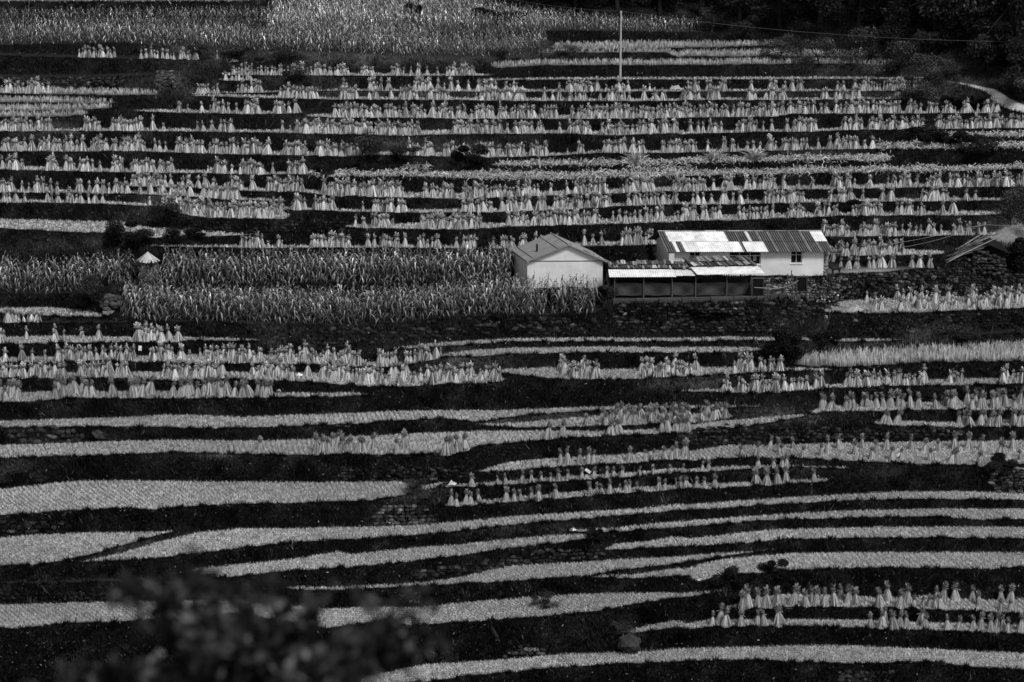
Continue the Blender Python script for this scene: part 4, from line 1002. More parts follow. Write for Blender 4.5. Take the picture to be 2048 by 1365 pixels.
# --- the shed before the farmhouse
h0 = pt(1216, 600.5); s = float(scl(h0)); h0[2] -= .05
sa = vec(1.2); sb = vec(91.2)
shed = empty('shed', h0, 'open dark shed with woven panels under a tin and tile roof', 'shed')
SX = lambda px: (px - 1216) / s
he = (600.5 - 552.5) / s + .05
mb = MB(); back = sb * 2.1
mb.box(back, sa * SX(1400), sb * .1, UP * (he + .1), .018); mb.box(back + sa * SX(1400.1), sa * SX(1216 + 104), sb * .1, UP * he * .62, .018); mb.box(sa * 0 + sb * .05, sa * .09, sb * 2.0, UP * he, .03); mb.build('back_wall', M['wood'], shed)
for px in (1229, 1287, 1343.5, 1391, 1453, 1501):
    hh = he - .03 + (.12 if px > 1380 else 0); mb = MB(); b_ = sa * SX(px) - sb * .02
    mb.path([b_ - UP * .05, b_ + UP * hh * .5 + sa * qr.normal(0, .02), b_ + UP * hh], [.055, .05, .045], 6, .085); mb.build('post', M['wood'], shed)
for x0, x1 in ((1231, 1286), (1289, 1342.5), (1345, 1390), (1393, 1452), (1455, 1500)):
    V_, F_, S_ = [], [], []; nu, nv = 22, 14
    for i in range(nu + 1):
        for j in range(nv + 1):
            u, v = i / nu, j / nv
            ztop = he * (.72 + .02 * math.sin(u * 5 + x0)); zbot = .33 + .015 * math.sin(u * 9 + x0)
            V_.append(sa * (SX(x0) + (SX(x1) - SX(x0)) * u) + sb * (.09 + .035 * math.sin(u * 3.1) * math.sin(v * 3.1) * 2) + UP * (zbot + (ztop - zbot) * v))
            S_.append(.052 * (.55 + .6 * ((i + j) % 2)) * (1 + .6 * math.sin(u * 7 + x0) * math.sin(v * 4)))
    for i in range(nu):
        for j in range(nv): n = i * (nv + 1) + j; F_.append([n, n + nv + 1, n + nv + 2, n + 1])
    mb = MB(); mb.add(V_, F_, S_); mb.build('woven_panel', M['mat'], shed)
mb = MB()
for px in np.arange(1406, 1500, 4.6): mb.box(sa * SX(px) + sb * .16 + UP * he * .70, sa * (.065 + qr.uniform(-.01, .03)), sb * .03, UP * (he * .33 + qr.uniform(-.06, .03)), .014)
mb.box(sa * SX(1404) + sb * .195 + UP * he * .85, sa * SX(1216 + 96), sb * .03, UP * .06, .014)
mb.build('picket_screen', M['wood'], shed)
upl = sb * 2.5 + UP * .54
def tiles(mb, p0, e, L_, up_, t0, t1, rows_, jig, seed):
    q = np.random.default_rng(seed); nrm = np.cross(e, up_); nrm /= np.linalg.norm(nrm)
    ln = np.linalg.norm(up_); uh = up_ / ln
    mb.box(p0 + up_ * t0 + nrm * .012, e * L_, up_ * (t1 - t0) * .97, nrm * .02, .012)  # dark sheet added under the tiles, painting shade into the gaps
    for k in range(rows_):
        t = t0 + (t1 - t0) * k / rows_; u = q.uniform(0, .1)
        while u < L_ - .1:
            wd = q.uniform(.11, .19); ll = (t1 - t0) / rows_ * ln * q.uniform(1.15, 1.5)
            o_ = p0 + e * u + up_ * t + nrm * (.07 + .06 * q.random()) + uh * q.normal(0, jig)
            a_ = e * wd + nrm * q.normal(0, .02); b_ = uh * ll + e * q.normal(0, .04) - nrm * .09
            mb.box(o_, a_, b_, nrm * .035, q.choice([.05, .10, .18, .30, .52], p=[.3, .27, .2, .15, .08]) * q.uniform(.8, 1.2)); u += wd + q.uniform(.0, .03)
p0 = sa * SX(1217.5) - sb * .32 + UP * (he + .02)
wfun = lambda t, ph: .84 + .05 * ph
mb = MB(); corrugated(mb, p0, sa, SX(1351) - SX(1217.5), upl, wfun, period=.15, t0=0, t1=.62); mb.build('tin_sheet', M['roof_metal'], shed)
mb = MB(); tiles(mb, p0, sa, SX(1352) - SX(1217.5), upl, .50, .97, 2, .06, 1); mb.build('tile_roof', M['tile'], shed)
p1 = sa * SX(1351) - sb * .34 + UP * (he + .04)
mb = MB(); corrugated(mb, p1, sa, SX(1368) - SX(1351), upl, wfun, period=.15, t0=.05, t1=.5); mb.build('tin_sheet', M['roof_metal'], shed)
p1 = sa * SX(1366) - sb * .25 + UP * (he + .08)
mb = MB(); corrugated(mb, p1, sa, SX(1389) - SX(1366), upl + sa * -.25, lambda t, ph: .75 + .08 * ph, period=.15, t0=.0, t1=.5); mb.build('tin_sheet', M['roof_metal'], shed)
p2_ = sa * SX(1392) - sb * .45 + UP * (he + .20); sa2 = vec(1.2) + UP * .012; upr = sb * 2.5 + UP * .60 - sa * .72
mb = MB(); corrugated(mb, p2_, sa2, SX(1527) - SX(1392), upr, wfun, period=.15, t0=0, t1=.52); mb.build('tin_sheet', M['roof_metal'], shed)
mb = MB(); tiles(mb, p2_ + upr * .0, sa2, SX(1518) - SX(1384), upr, .46, 1.0, 2, .08, 2); tiles(mb, sa * SX(1350) - sb * .3 + UP * (he + .1), sa, SX(1392) - SX(1350), upl, .42, .9, 2, .08, 3); mb.build('tile_roof', M['tile'], shed)
# ledge of concrete blocks at the foot of the shed
x = 1226.; k = 0
while x < 1582:
    wdp = r.choice([30, 46, 58]) if x < 1490 else r.choice([18, 26]); hgt = .2 if x < 1490 else r.choice([.18, .3])
    c0 = pt(x, 604.5 - (x - 1226) * .022); s_ = float(scl(c0)); c0 = c0 - [0, .18, .1]
    mb = MB(); mb.box(z, sa * (wdp - 1.2) / s_, sb * .35, UP * (hgt + .1), r.uniform(.05, .085))
    tag(mb.build('concrete_block', M['concrete'], loc=None), 'grey concrete block, %s from the left along the shed ledge' % ORD(k + 1), 'block', 'concrete blocks along the shed ledge')
    bpy.context.scene.objects[-1] if False else None
    o_ = [o for o in COL.objects if o.name.startswith('concrete_block')][-1]
    x += wdp; k += 1
    o_.location = c0
# two dark openings in the stone pen right of the shed
for (x0, x1, y0, y1, lab) in ((1504, 1524, 556, 593, 'dark open doorway of the pen beside the shed posts'), (1593, 1611, 553, 583, 'dark low doorway in the stone wall under the farmhouse')):
    c0 = pt(x0, y1); s_ = float(scl(c0)); rt = empty('pen_doorway', c0, lab, 'doorway'); w1, h1 = (x1 - x0) / s_, (y1 - y0) / s_; f0 = -gn * .32
    mb = MB(); mb.box(f0 + gn * .06, sa * w1, sb * .5, UP * h1, .004); mb.build('opening_shade', M['wood'], rt)  # near-black panel stands in for the shade inside the doorway
    mb = MB(); mb.box(f0 - sa * .09, sa * .085, sb * .12, UP * h1, .05); mb.box(f0 + sa * (w1 + .005), sa * .085, sb * .12, UP * h1, .05); mb.box(f0 - sa * .12 + UP * (h1 + .003), sa * (w1 + .24), sb * .14, UP * .09, .06); mb.build('frame', M['wood'], rt)
c0 = pt(1534, 593); s_ = float(scl(c0)); pf = empty('pole_fence', c0, 'crooked pole fence with one sagging rail before the pen', 'fence'); f0 = -gn * .55
for (px, y0, y1) in ((1534, 590, 550), (1572, 572, 544), (1580, 570, 537), (1584, 587, 545), (1592, 590, 560)):
    b_ = sa * (px - 1534) / s_ + f0 + UP * (593 - y0) / s_; mb = MB(); mb.path([b_, b_ + UP * (y0 - y1) / s_ + sa * r.normal(-.05, .03)], [.045, .03], 6, .07); mb.build('post', M['wood'], pf)
mb = MB(); mb.path([f0 + sa * (1506 - 1534) / s_ + UP * .72, f0 + sa * (1550 - 1534) / s_ + UP * .62, f0 + sa * (1575 - 1534) / s_ + UP * .82, f0 + sa * (1594 - 1534) / s_ + UP * 1.18], [.03, .035, .035, .03], 6, .22); mb.build('rail', M['wood'], pf)
c0 = pt(*P('F', 905, 520)); mb = MB(); mb.path([z - [.0, .3, 0], -sa * .35 + sb * .1 - gn * .25 + UP * 1.15], [.05, .04], 6, .03)
o_ = mb.build('leaning_pole', M['wood']); o_.location = c0; tag(o_, 'dark pole leaning on the stone wall under the house', 'pole')
c0 = pt(*P('E', 1545, 480)); mb = MB()
for k in range(6): mb.box(sa * (.16 * k) - gn * .2, sa * .15, sb * .05, UP * (1.15 + .25 * ((k * 7) % 3)), r.uniform(.012, .05))
o_ = mb.build('plank_fence', M['wood']); o_.location = c0; tag(o_, 'short dark plank fence between the gable house and the shed', 'fence')

# --- the stone hut with a roof of poles
c0 = pt(*P('F', 1745, 330)); s_ = float(scl(c0)); c0[2] -= .15; hut = empty('stone_hut', c0, 'rough stone hut roofed with slanting poles at the right', 'hut')
FX = lambda x: (x - 1745) * K / s_; FZ = lambda y: (330 - y) * K / s_ + .15
q = np.random.default_rng(8)
def stack(x0, x1, ytop, yb, dpt, tone):
    mb = MB()
    zz = FZ(yb)
    while zz < FZ(ytop(x0) if x0 == x1 else min(ytop(x0), ytop(x1))) + .3:
        x = FX(x0)
        while x < FX(x1):
            w1 = q.uniform(.22, .45)
            if zz < FZ(ytop(x / K * s_ + 1745)) - .05:
                v, f = STONES[int(q.integers(0, 14))]; mb.add(v * [w1 * 1.1, .5, .25] + [x + w1 / 2, dpt + q.normal(0, .05), zz + .1 + q.normal(0, .05)], f.tolist(), tone * q.lognormal(0, .5))
            x += w1 * .92
        zz += q.uniform(.15, .22)
    mb.build('stone_wall', M['stone'], hut)
stack(1560, 1745, lambda x: 255 + abs(x - 1700) * .1, 335, .1, .030)
stack(1735, 1930, lambda x: 205 + abs(x - 1790) * .45, 345, -.1, .034)
stack(1735, 1930, lambda x: 185 + max(0, x - 1800) * .35, 345, 2.2, .045)
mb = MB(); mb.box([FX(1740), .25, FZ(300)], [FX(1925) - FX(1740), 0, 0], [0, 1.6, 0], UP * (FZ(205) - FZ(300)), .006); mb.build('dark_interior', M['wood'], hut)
rt_ = mb = MB()
for k in range(34):
    t = k / 33.; d_ = -.55 + 2.6 * t; x0 = q.uniform(1450, 1620) + 90 * t; x1 = x0 + q.uniform(200, 340); x1 = min(x1, 1850)
    yy = lambda x: 310 - (x - 1450) * .40
    mb.path([[FX(x0), d_, FZ(yy(x0) + q.normal(0, 16)) + .04 * t], [FX((x0 + x1) / 2), d_ + q.normal(0, .1), FZ(yy((x0 + x1) / 2)) + .04 * t + q.normal(0.04, .04)], [FX(x1), d_ + q.normal(0, .15), FZ(yy(x1) + q.normal(0, 18)) + .04 * t]], [.045, .04, .025], 5, q.choice([.03, .07, .16, .36]))
mb.build('pole_roof', M['wood'], hut)
mb = MB(); a0 = np.array([FX(1815), -.5, FZ(165)]); mb.box(a0, [FX(1945) - FX(1815), 0, FZ(218) - FZ(165)], [0, 3.0, .2], UP * .07, .03); mb.build('roof_slope', M['roof_felt'], hut)
# low pole beside the hut, with a cross arm and wires
c0 = pt(*P('F', 1767, 205)); s_ = float(scl(c0)); pole = empty('wire_pole', c0, 'short dark pole with a cross arm behind the stone hut', 'pole')
ph = (205 - 66) * K / s_
mb = MB(); mb.tube([0, 0, -.3], [0, 0, ph], .13, .11, 8, .05); mb.build('pole', M['wood'], pole)
mb = MB(); mb.path([[-.72, 0, ph - .10], [0, -.06, ph + .02], [.62, 0, ph + .16]], [.035, .04, .035], 6, .18); mb.build('cross_arm', M['wood'], pole)
topw = c0 + [0, 0, ph]
def wire(name, a, b, sag, rad, label, sh=.25):
    a, b = np.asarray(a, float), np.asarray(b, float); pts_ = [a + (b - a) * t - UP * sag * 4 * t * (1 - t) for t in np.linspace(0, 1, 13)]
    mb = MB(); mb.path(pts_, [rad] * 13, 4, sh); return tag(mb.build(name, M['wood'], loc=a), label, 'wire')
hw = l0 + la * (LL + .3) + UP * (LH - .05)
wire('overhead_wire', topw + [-.6, 0, -.1], hw, .25, .011, 'thin wire from the short pole down to the farmhouse eave')
wire('overhead_wire', topw + [-.1, 0, -.1], hw + [0, .3, -.25], .5, .011, 'second, lower wire slung from the short pole to the farmhouse')
wire('overhead_wire', topw + [.6, 0, .12], topw + [14, 3, .9], .5, .011, 'wire leaving the short pole towards the right edge')

# --- the tall utility pole
c0 = pt(1240.5, 163); s_ = float(scl(c0)); ph = (163 - 30) / s_ * 1.02
up_ = empty('utility_pole', c0, 'tall slender pale concrete utility pole on the upper slope', 'utility pole')
mb = MB(); mb.tube([0, 0, -.3], [0, 0, ph], .105, .065, 10, .42); mb.build('pole', M['concrete'], up_)
mb = MB(); mb.box([-.13, -.03, ph], [.26, 0, 0], [0, .06, 0], UP * .05, .3); mb.tube([.0, 0, ph + .05], [.0, 0, ph + .16], .04, .05, 8, .8); mb.build('insulator', M['cloth'], up_)
tp = c0 + [0, 0, ph + .14]
wire('power_line', tp, pt(2120, 84, tp[1] - 4), .7, .010, 'long thin power line sloping from the tall pole to the right', .13)
wire('power_line', tp, pt(900, -30, tp[1] + 25), .5, .008, 'faint power line from the tall pole up into the maize', .15)

# ------------------------------------------------------------------ small things
c0 = pt(298, 534); s_ = float(scl(c0)); c0 = c0 + np.array([0, -.3, .12]); hs_ = empty('haystack', c0, 'haystack with a bright conical straw cap between the maize plots', 'haystack')
mb = MB(); n_ = 26; V_, F_, S_ = [], [], []; q = np.random.default_rng(4)
for j, (zz, rr) in enumerate(((-.9, .85), (-.2, .82), (.28, .66), (.40, .3))):
    for k in range(n_): a = 2 * math.pi * k / n_; w1 = rr * q.uniform(.93, 1.07); V_.append([w1 * math.cos(a), w1 * math.sin(a), zz]); S_.append(q.uniform(.05, .14))
for j in range(3):
    for k in range(n_): F_.append([j * n_ + k, j * n_ + (k + 1) % n_, (j + 1) * n_ + (k + 1) % n_, (j + 1) * n_ + k])
mb.add(V_, F_, S_); mb.build('stack', M['straw'], hs_)
mb = MB(); zt = (536 - 508) / s_
for k in range(300):
    a = q.uniform(0, 6.28); L1 = q.uniform(.55, .86); d = np.array([math.cos(a), math.sin(a) , 0]); t = np.array([-math.sin(a), math.cos(a), 0]) * .035
    tip = d * L1 + UP * (zt - .60 * L1 / .8 + q.normal(0, .02)); b_ = UP * (zt + q.normal(0, .015)) + d * .02
    mb.add([b_ - t * .3, b_ + t * .3, tip + t, tip - t], [[0, 1, 2, 3]], q.uniform(.30, .66))
mb.build('straw_cap', M['straw'], hs_)
def card(name, px, py, w1, h1, rz, tilt, sh, label, cat):
    c0 = pt(px, py); mb = MB(); mb.box([-w1 / 2, -.01, 0], [w1, 0, 0], [0, .02, 0], [0, 0, h1], sh)
    o_ = mb.build(name, M['cloth']); o_.location = c0 - np.array([0, .12, 0]); o_.rotation_euler = (tilt, rz, 0); return tag(o_, label, cat)
card('notice_board', 280.5, 701, .22, .33, .08, -.05, .93, 'small upright white board standing on the left bank', 'board')
card('paper_sheet', 1181, 945, .17, .38, -.95, -.1, .93, 'white sheet lying slantwise between lower centre sheaves', 'sheet')
def rag(px, py, w1, label, seed, sh=.85, cat='sack'):
    q = np.random.default_rng(seed); c0 = pt(px, py); V_, F_ = [], []; n = 9
    for i in range(n):
        for j in range(n):
            u, v = i / (n - 1) - .5, j / (n - 1) - .5; e = math.exp(-6 * (u * u + v * v)); V_.append([u * w1 * (1 + .2 * math.sin(v * 7)), v * w1 * .7, .02 + .30 * w1 * e * (1 + .7 * math.sin(u * 13 + seed) * math.cos(v * 11)) + q.normal(0, .008)])
    for i in range(n - 1):
        for j in range(n - 1): F_.append([i * n + j, (i + 1) * n + j, (i + 1) * n + j + 1, i * n + j + 1])
    mb = MB(); mb.add(V_, F_, sh); o_ = mb.build('cloth_sack', M['cloth'], smooth=True); o_.location = c0; return tag(o_, label, cat)
rag(903, 970, .58, 'crumpled white sack at the corner of the wide left field', 2, .6)
rag(599, 752, .45, 'crumpled white bag among the left sheaves', 3)
rag(991, 754, .40, 'white bag at the right end of the left sheaf terraces', 5)
rag(1146, 1062, .42, 'flat white scrap where two lower terraces part', 6)
rag(558, 783, .32, 'dark and white bundle at the end of the lowest left sheaf row', 7, .4)
rag(1800, 913, .5, 'pale straw bundle lying on the broad right terrace', 9, .6, 'bundle')
rag(1396, 1162, .25, 'small pale stone at the tip of a lower right terrace', 11, .7, 'stone')
for (c, x, y, w1, lab) in (('B', 1060, 530, .9, 'loose pale straw heap beside the upper middle sheaves'), ('B', 1960, 526, 1.1, 'long pale straw heap right of the tall pole'), ('A', 1240, 1000, .7, 'pale straw heap on the upper left terrace'), ('F', 1060, 565, 1.1, 'pale straw heap at the left end of the right sheaf field'), ('A', 1370, 365, .8, 'fallen pale straw before the lone upper left sheaf')):
    rag(*P(c, x, y), w1, lab, int(x) % 17, .36, 'straw heap')
# maize stooks
for i, (c, x, y, lab) in enumerate((('B', 1728, 962, 'leaning maize stook, leftmost of three on the upper terrace'), ('C', 232, 948, 'leafy maize stook, middle one of three on the upper terrace'), ('C', 468, 942, 'leafy maize stook, rightmost of three on the upper terrace'))):
    q = np.random.default_rng(70 + i); mb = MB()
    for k in range(150):
        a = q.uniform(0, 6.28); el = q.uniform(.5, 1.5); L1 = q.uniform(.5, 1.45); d = np.array([math.cos(a) * math.cos(el), math.sin(a) * math.cos(el), math.sin(el)]); b_ = np.array([q.normal(0, .16), q.normal(0, .12), 0])
        t = np.cross(d, [.2, .9, .3]); t = t / np.linalg.norm(t) * .03; m1 = b_ + d * L1 * .6; e1 = b_ + d * L1 + np.array([math.cos(a), math.sin(a), -.9]) * L1 * .2
        mb.add([b_ - t, b_ + t, m1 + t * 1.3, m1 - t * 1.3, e1], [[0, 1, 2, 3], [3, 2, 4]], q.uniform(.22, .62))
    o_ = mb.build('maize_stook', M['straw']); o_.location = pt(*P(c, x, y)); tag(o_, lab, 'maize stook', 'maize stooks on the upper terrace')

# the dog
c0 = pt(1672, 550); s_ = float(scl(c0)); me = bpy.data.meshes.new('dog')
J = {0: (0, 0, .40), 1: (-.22, 0, .42), 2: (-.34, 0, .50), 3: (-.44, 0, .56), 4: (-.56, .01, .52), 5: (.22, 0, .43), 6: (.36, 0, .50), 7: (.46, 0, .58), 8: (.40, 0, .64),
     9: (-.22, .09, .34), 10: (-.25, .09, .18), 11: (-.24, .09, .02), 12: (-.22, -.09, .34), 13: (-.20, -.09, .18), 14: (-.22, -.09, .02),
     15: (.22, .09, .34), 16: (.17, .10, .27), 17: (.27, .09, .15), 18: (.24, .09, .02), 19: (.22, -.09, .34), 20: (.16, -.10, .26), 21: (.25, -.09, .15), 22: (.22, -.09, .02), 23: (-.43, .06, .66), 24: (-.43, -.06, .66)}
E = [(0, 1), (1, 2), (2, 3), (3, 4), (0, 5), (5, 6), (6, 7), (7, 8), (1, 9), (9, 10), (10, 11), (1, 12), (12, 13), (13, 14), (5, 15), (15, 16), (16, 17), (17, 18), (5, 19), (19, 20), (20, 21), (21, 22), (3, 23), (3, 24)]
RR = [.085, .105, .075, .085, .04, .08, .035, .03, .022, .055, .03, .028, .055, .03, .028, .07, .05, .028, .028, .07, .05, .028, .028, .02, .02]
me.from_pydata([J[i] for i in range(25)], E, []); me.materials.append(M['fur'])
dog = bpy.data.objects.new('dog', me); COL.objects.link(dog); md = dog.modifiers.new('skin', 'SKIN'); dog.modifiers.new('smooth', 'SUBSURF').render_levels = 2
for i, v in enumerate(me.skin_vertices[0].data): v.radius = (RR[i], RR[i]); v.use_root = i == 0
dog.location = c0; dog.scale = (1.05,) * 3; tag(dog, 'black dog standing at the right end of the farmhouse', 'dog')

# ------------------------------------------------------------------ trees and bushes
def leaf_cloud(q, clumps, n, size, tone, vary=.45):
    cl = q.integers(0, len(clumps), n); C_ = np.array([c[:3] for c in clumps])[cl]; R_ = np.array([c[3] for c in clumps])[cl]
    d = q.normal(0, 1, (n, 3)); d /= np.linalg.norm(d, axis=1)[:, None]; rad = R_ * q.uniform(.25, 1.08, n) ** .6
    c = C_ + d * rad[:, None] * [1, 1, .8]
    a = q.normal(0, 1, (n, 3)); a /= np.linalg.norm(a, axis=1)[:, None]; b = np.cross(a, q.normal(0, 1, (n, 3))); b /= np.linalg.norm(b, axis=1)[:, None]
    sz = (size * q.uniform(.5, 1.3, n))[:, None]
    V_ = np.stack([c - a * sz, c - b * sz * .45 + a * 0, c + a * sz, c + b * sz * .45], 1).reshape(-1, 3); F_ = np.arange(4 * n).reshape(-1, 4)
    ct = q.lognormal(0, vary, len(clumps))[cl]; S_ = np.repeat(tone * ct * q.lognormal(0, .5, n), 4)
    return V_, F_, S_
def tree_proto(seed, n=3600, size=.10, tone=.02, wide=.42, bushy=False):
    """crown and trunk of a plant one metre high (scaled on placing)"""
    q = np.random.default_rng(seed); cl = []; mb = MB(); base = .14 if not bushy else .04
    top = np.array([q.normal(0, .04), q.normal(0, .04), .62 if not bushy else .4])
    mb.path([[0, 0, -.04], top * [.4, .4, .5], top], [.035 if not bushy else .02, .026 if not bushy else .014, .012], 7, 1.)
    for k in range(15 if not bushy else 10):
        a = q.uniform(0, 6.28); hh = q.uniform(base, .88); w1 = wide * q.uniform(.35, 1.) * (1.05 - .75 * max(0, hh - .45) / .55)
        c = np.array([w1 * math.cos(a), w1 * math.sin(a), hh]); cl.append((*c, q.uniform(.09, .19) if not bushy else q.uniform(.16, .30)))
        st = top * q.uniform(.35, 1); mb.path([st, (st + c) / 2 + [0, 0, .02], c], [.013, .009, .004], 5, 1.)
    V_, F_, S_ = leaf_cloud(q, cl, n, size, tone)
    V_[:, 2] = np.maximum(V_[:, 2], .0)
    return mb, (V_, F_, S_)
def proto(seed, **k):
    mb, cr = tree_proto(seed, **k)
    t1 = mb.build('trunk', M['bark']); t2 = build('crown', cr[0], cr[1], M['leaf'], cr[2]); d = (t1.data, t2.data)
    bpy.data.objects.remove(t1); bpy.data.objects.remove(t2); return d
TP = [proto(400 + i, n=5200, size=.026, tone=.025) for i in range(4)]
BD = [proto(420 + i, n=7500, size=.036, tone=.008, wide=.62, bushy=True) for i in range(3)]
BL = [proto(430 + i, n=3600, size=.028, tone=.042, wide=.62, bushy=True) for i in range(3)]
BM_ = [proto(440 + i, n=4200, size=.030, tone=.026, wide=.62, bushy=True) for i in range(3)]
def plant(kind, protos, px, py, h, w1, label, cat, group=None, Y=None):
    c0 = pt(px, py, Y); rt = empty(kind, c0, label, cat, group, r.uniform(0, 6.28)); rt.scale = (w1, w1, h)
    for pn, me in zip(('trunk', 'crown') if cat == 'tree' else ('stem', 'foliage'), protos[int(r.integers(0, len(protos)))]):
        c = bpy.data.objects.new(pn, me); c.parent = rt; COL.objects.link(c)
TL = [(1075, 6, 4.5, 5), (1150, 14, 6, 6.5), (1235, 20, 7, 7), (1320, 26, 7, 7), (1400, 34, 7, 7.5), (1478, 50, 7, 6.5), (1560, 60, 7.5, 8), (1640, 52, 8.5, 8),
      (1715, 74, 8, 7.5), (1795, 70, 9, 8), (1868, 100, 9, 8.5), (1945, 112, 9, 8.5), (2020, 130, 9.5, 8.5), (2085, 160, 9, 8), (1975, 158, 4.2, 3.6), (2046, 196, 5.0, 5.0), (2110, 205, 5, 5)]
for i, (px, py, h, w1) in enumerate(TL):
    lab = 'dark leafy tree, %s from the left in the wood at upper right' % ORD(i + 1)
    plant('tree', TP, px, py, h, w1, lab, 'tree', 'trees of the wood at upper right')
for i, (px, py, h, w1) in enumerate([(1450, -14, 9, 9), (1580, -5, 10, 9), (1700, 8, 10, 9), (1810, 20, 11, 10), (1920, 35, 11, 10), (2030, 50, 11, 10), (1300, -20, 9, 9), (1180, -22, 8, 9)]):
    plant('tree', TP, px, py, h, w1, 'tall dark tree, %s of the rear rank behind the upper right wood' % ORD(i + 1), 'tree', 'rear rank of the upper right wood')
BU = [  # prototype, photo x, y, height, width, label
 (BD, 1570, 717, 2.15, 1.9, 'big round dark bush at the left end of the standing rice'), (BM_, 1574, 688, 1.2, .9, 'pale topped shrub rising behind the big dark bush'),
 (BD, 1547, 1153, 1.1, 1.3, 'dark bush on the bank edge above the lowest right sheaves'), (BD, 1454, 1178, 1.3, 1.2, 'dark bush left of the lowest right sheaf rows'),
 (BD, 1478, 1200, .9, 1.1, 'low dark bush behind the leftmost lowest right sheaf'), (BD, 257, 482, 1.5, 2.6, 'wide dark bush above the haystack'),
 (BM_, 330, 446, 1.6, 3.2, 'wide mounded shrub at the end of the upper left field'), (BL, 2022, 452, 2.6, 2.6, 'pale feathery shrub at the right edge above the hut'),
 (BL, 2050, 425, 2.2, 2.6, 'pale shrub cut by the right edge above the hut'), (BD, 2030, 532, 2.4, 2.2, 'dark round bush right of the stone hut'),
 (BD, 967, 500, .9, .9, 'small dark bush above the maize left of the gable house'), (BD, 827, 46, 2.2, 1.4, 'small dark tree like bush standing in the top maize'),
 (BD, 975, 42, 1.6, 3.6, 'broad dark bush in the top maize'), (BD, 1035, 44, 1.1, 2.0, 'low dark bush right of the broad one in the top maize'),
 (BM_, 590, 172, 1.5, 2.6, 'grey shrub mound among the upper left sheaves'), (BM_, 725, 318, 1.9, 2.8, 'dark grey shrub left of the upper weedy patch'),
 (BM_, 800, 326, 1.5, 2.6, 'shrub in the middle of the upper weedy patch'), (BD, 936, 330, 1.7, 2.4, 'dark shrub right of the upper weedy patch'),
 (BL, 1560, 120, 2.4, 3.2, 'pale shrub below the wood, leftmost of the pale shrubs'), (BL, 1640, 132, 2.6, 3.4, 'pale shrub, second from the left below the wood'),
 (BL, 1725, 128, 3.2, 3.4, 'pale shrub, third from the left below the wood'), (BL, 1800, 152, 3.0, 3.6, 'pale shrub, fourth from the left below the wood'),
 (BL, 1850, 176, 2.8, 3.2, 'pale shrub left of the upper end of the path'), (BL, 1895, 158, 1.6, 1.8, 'pale shrub at the upper end of the path'),
 (BM_, 1800, 100, 3.0, 3.6, 'grey shrub at the foot of the wood'), (BM_, 1855, 128, 3.2, 3.4, 'grey shrub under the middle of the wood'), (BM_, 1420, 62, 2.4, 2.8, 'grey shrub at the right end of the top maize'), (BM_, 1485, 84, 2.2, 2.6, 'grey shrub above the three rice strips'),
 (BD, 1950, 207, .9, 2.2, 'dark bush between the path and the sheaf row'), (BD, 1912, 208, .8, 2.0, 'low dark bush left of the one beside the path'),
 (BM_, 1840, 205, 1.6, 3.0, 'grey bush right of the upper right sheaves'), (BL, 1130, 112, 1.0, 2.4, 'small pale shrub left of the three rice strips'), (BM_, 400, 118, 1.4, 1.8, 'grey shrub above the lone upper left sheaf'),
 (BM_, 480, 118, 1.3, 2.6, 'grey shrub right of the lone upper left sheaf'), (BM_, 560, 122, 1.2, 3.0, 'low grey shrub under the top maize, left part'), (BM_, 1000, 125, 1.2, 2.6, 'low grey shrub under the top maize, right part'),
 (BM_, 283, 552, 1.1, 2.0, 'grey weeds grown over the foot of the haystack'), (BM_, 312, 556, .9, 1.6, 'low grey weeds right of the haystack foot'), (BM_, 190, 600, 1.7, 2.4, 'leafy grey shrub left of the rocks between the maize plots'), (BM_, 165, 612, 1.2, 1.6, 'low leafy shrub left of the larger one by the rocks'), (BM_, 395, 172, 1.0, 1.6, 'grey shrub right of the tall heap of stones'),
 (BL, 340, 180, .9, 1.4, 'small pale shrub at the foot of the tall stone heap'), (BM_, 1215, 600, 1.1, 1.2, 'grey weeds at the left foot of the shed'), (BD, 1850, 290, 1.6, 3.4, 'dark shrub below the maize straw at right, left one'), (BD, 1940, 298, 1.6, 3.4, 'dark shrub below the maize straw at right, right one'),
 (BM_, 1900, 682, 1.0, 3.2, 'low grey shrub above the standing rice'), (BD, 1715, 420, 1.0, 1.6, 'small dark shrub behind the right sheaf rows'), (BM_, 860, 1010, 1.0, 1.6, 'grassy shrub on the stone knoll at lower centre'), (BM_, 830, 985, .8, 1.4, 'pale grassy tuft on top of the stone knoll'),
 (BD, 1190, 1078, .7, 1.0, 'small dark bush at the split of the lower terraces'), (BM_, 1090, 1215, .9, 1.2, 'grassy tuft below the ploughed rows at bottom centre'), (BM_, 1240, 1268, .7, 1.2, 'grass tuft on the big boulder'),
 (BD, 645, 352, 1.0, 1.2, 'dark bush at the left end of the maize straw'), (BD, 1650, 690, 1.0, 1.6, 'low dark bush right of the big round bush'), (BD, 2000, 940, 1.2, 1.4, 'dark bush left of the right edge stone wall'), (BM_, 1350, 545, .7, .8, 'withered weeds by the left end of the farmhouse'),
 (BD, 370, 482, 1.0, 2.2, 'low dark bush right of the haystack'), (BM_, 40, 960, 1.0, 2.2, 'grassy shrub in the bank at the left edge')]
for pr_, px, py, h, w1, lab in BU: plant('bush', pr_, px, py, h, w1, lab, 'bush')

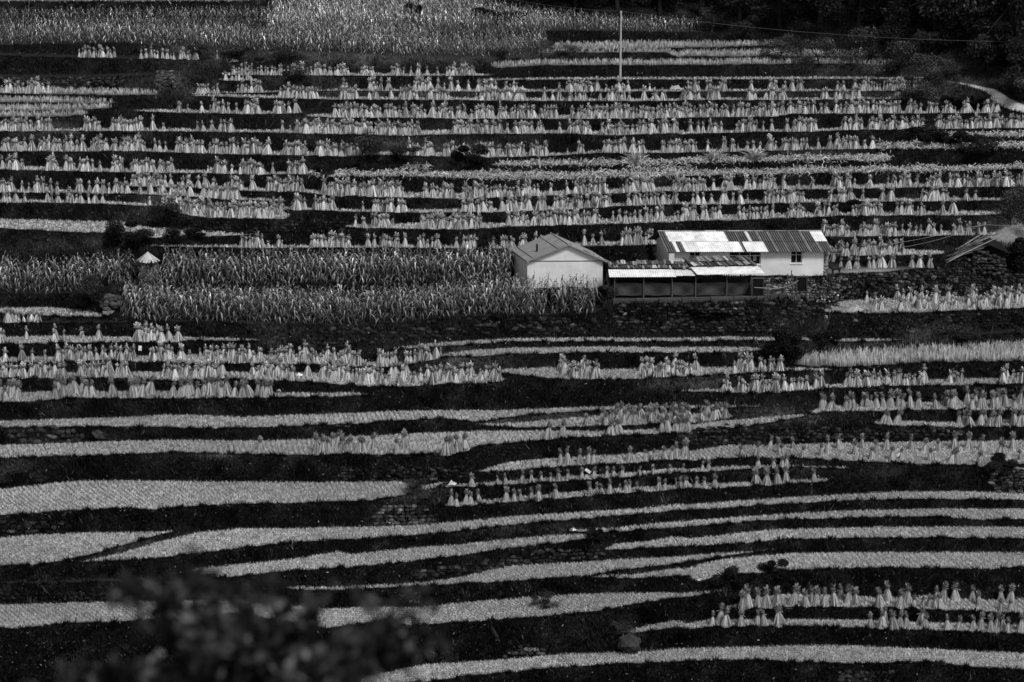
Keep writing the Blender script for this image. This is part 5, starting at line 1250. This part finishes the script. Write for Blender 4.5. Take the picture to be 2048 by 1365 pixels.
# ------------------------------------------------------------------ the tree just below the photographer, far out of focus
YT = 5.2
q = np.random.default_rng(77); rt0 = pt(470, 1365, YT); rt0[2] = 44.6
ft = empty('near_tree', rt0, 'blurred dark leafy treetop close to the camera at lower left', 'tree')
def fp(px, py, dy=0.): return pt(px, py, YT + dy) - rt0
fork = fp(470, 1480)
mb = MB(); mb.path([[0, 0, -.3], fork * [.5, .5, .5] + [.08, 0, 0], fork], [.09, .06, .035], 9, 1.)
ENDS = [(235, 1165, 0), (300, 1150, .2), (365, 1128, -.1), (405, 1135, .1), (520, 1170, -.1), (560, 1185, .2), (640, 1180, 0), (690, 1275, -.2), (740, 1290, .1), (800, 1262, 0), (838, 1215, .2), (862, 1170, -.1),
        (800, 1290, .2), (880, 1290, 0), (300, 1195, .3), (400, 1265, -.2), (500, 1260, .2), (580, 1280, 0), (650, 1310, .2), (740, 1330, -.2), (120, 1340, .1), (230, 1330, -.1), (180, 1370, .2), (340, 1340, .1), (420, 1340, 0), (540, 1350, .1), (690, 1370, .1), (820, 1370, -.1), (60, 1385, 0)]
tw = MB(); lv_c, lv_r, lv_d = [], [], []
for (px, py, dy) in ENDS:
    e = fp(px, py, dy); m1 = fork * .55 + e * .45 + [q.normal(0, .02), 0, .05]
    tw.path([fork, m1, e], [.014, .008, .003], 5, 1.)
    for t in np.linspace(.35, 1.03, 9):
        c = (m1 + (e - m1) * (t - .35) / .68) if t > .35 else m1
        lv_c.append(c); lv_r.append(.034 + .03 * q.random()); lv_d.append(e - m1)
    for k in range(3):
        s0 = m1 + (e - m1) * q.uniform(.2, .8); s1 = s0 + np.array([q.normal(0, .05), q.normal(0, .06), q.normal(.005, .03)]); tw.path([s0, s1], [.004, .002], 4, 1.)
        for t in (.4, .8, 1.1): lv_c.append(s0 + (s1 - s0) * t); lv_r.append(.03)
mb.build('trunk', M['bark'], ft); tw.build('branch', M['bark'], ft)
V_, F_, S_ = leaf_cloud(q, [(*c, rr) for c, rr in zip(lv_c, lv_r)], 3700, .024, .028, .95)
build('crown', V_, F_, M['leaf'], np.clip(S_, 0, .22), ft)
# ------------------------------------------------------------------ light: a soft, bright overcast sky with the sun high behind thin cloud
w_ = bpy.data.worlds.new('World'); SC.world = w_; w_.use_nodes = True
N = w_.node_tree.nodes; L = w_.node_tree.links
bg = N['Background']
sky = N.new('ShaderNodeTexSky'); sky.sky_type = 'NISHITA'; sky.sun_disc = False
SUN_EL, SUN_AZ = R(52), R(150)       # azimuth from +Y clockwise: behind the camera's right shoulder
sky.sun_elevation = SUN_EL; sky.sun_rotation = SUN_AZ
bw = N.new('ShaderNodeRGBToBW'); L.new(sky.outputs[0], bw.inputs[0]); L.new(bw.outputs[0], bg.inputs['Color'])
bg.inputs['Strength'].default_value = .12
sl = bpy.data.lights.new('sun', 'SUN'); sl.energy = 2.5; sl.angle = R(14); sl.color = (1, 1, 1)
so = bpy.data.objects.new('sun', sl); COL.objects.link(so)
dirv = Vector((math.sin(SUN_AZ) * math.cos(SUN_EL), math.cos(SUN_AZ) * math.cos(SUN_EL), math.sin(SUN_EL)))
so.rotation_euler = dirv.to_track_quat('Z', 'Y').to_euler()
so.location = (30, -20, 120)
SC.view_settings.view_transform = 'Standard'; SC.view_settings.look = 'None'
SC.view_settings.gamma = 1.0; SC.view_settings.exposure = 0.0
SC.cycles.max_bounces = 4; SC.cycles.diffuse_bounces = 2; SC.cycles.glossy_bounces = 1; SC.cycles.transmission_bounces = 2
SC.cycles.caustics_reflective = False; SC.cycles.caustics_refractive = False
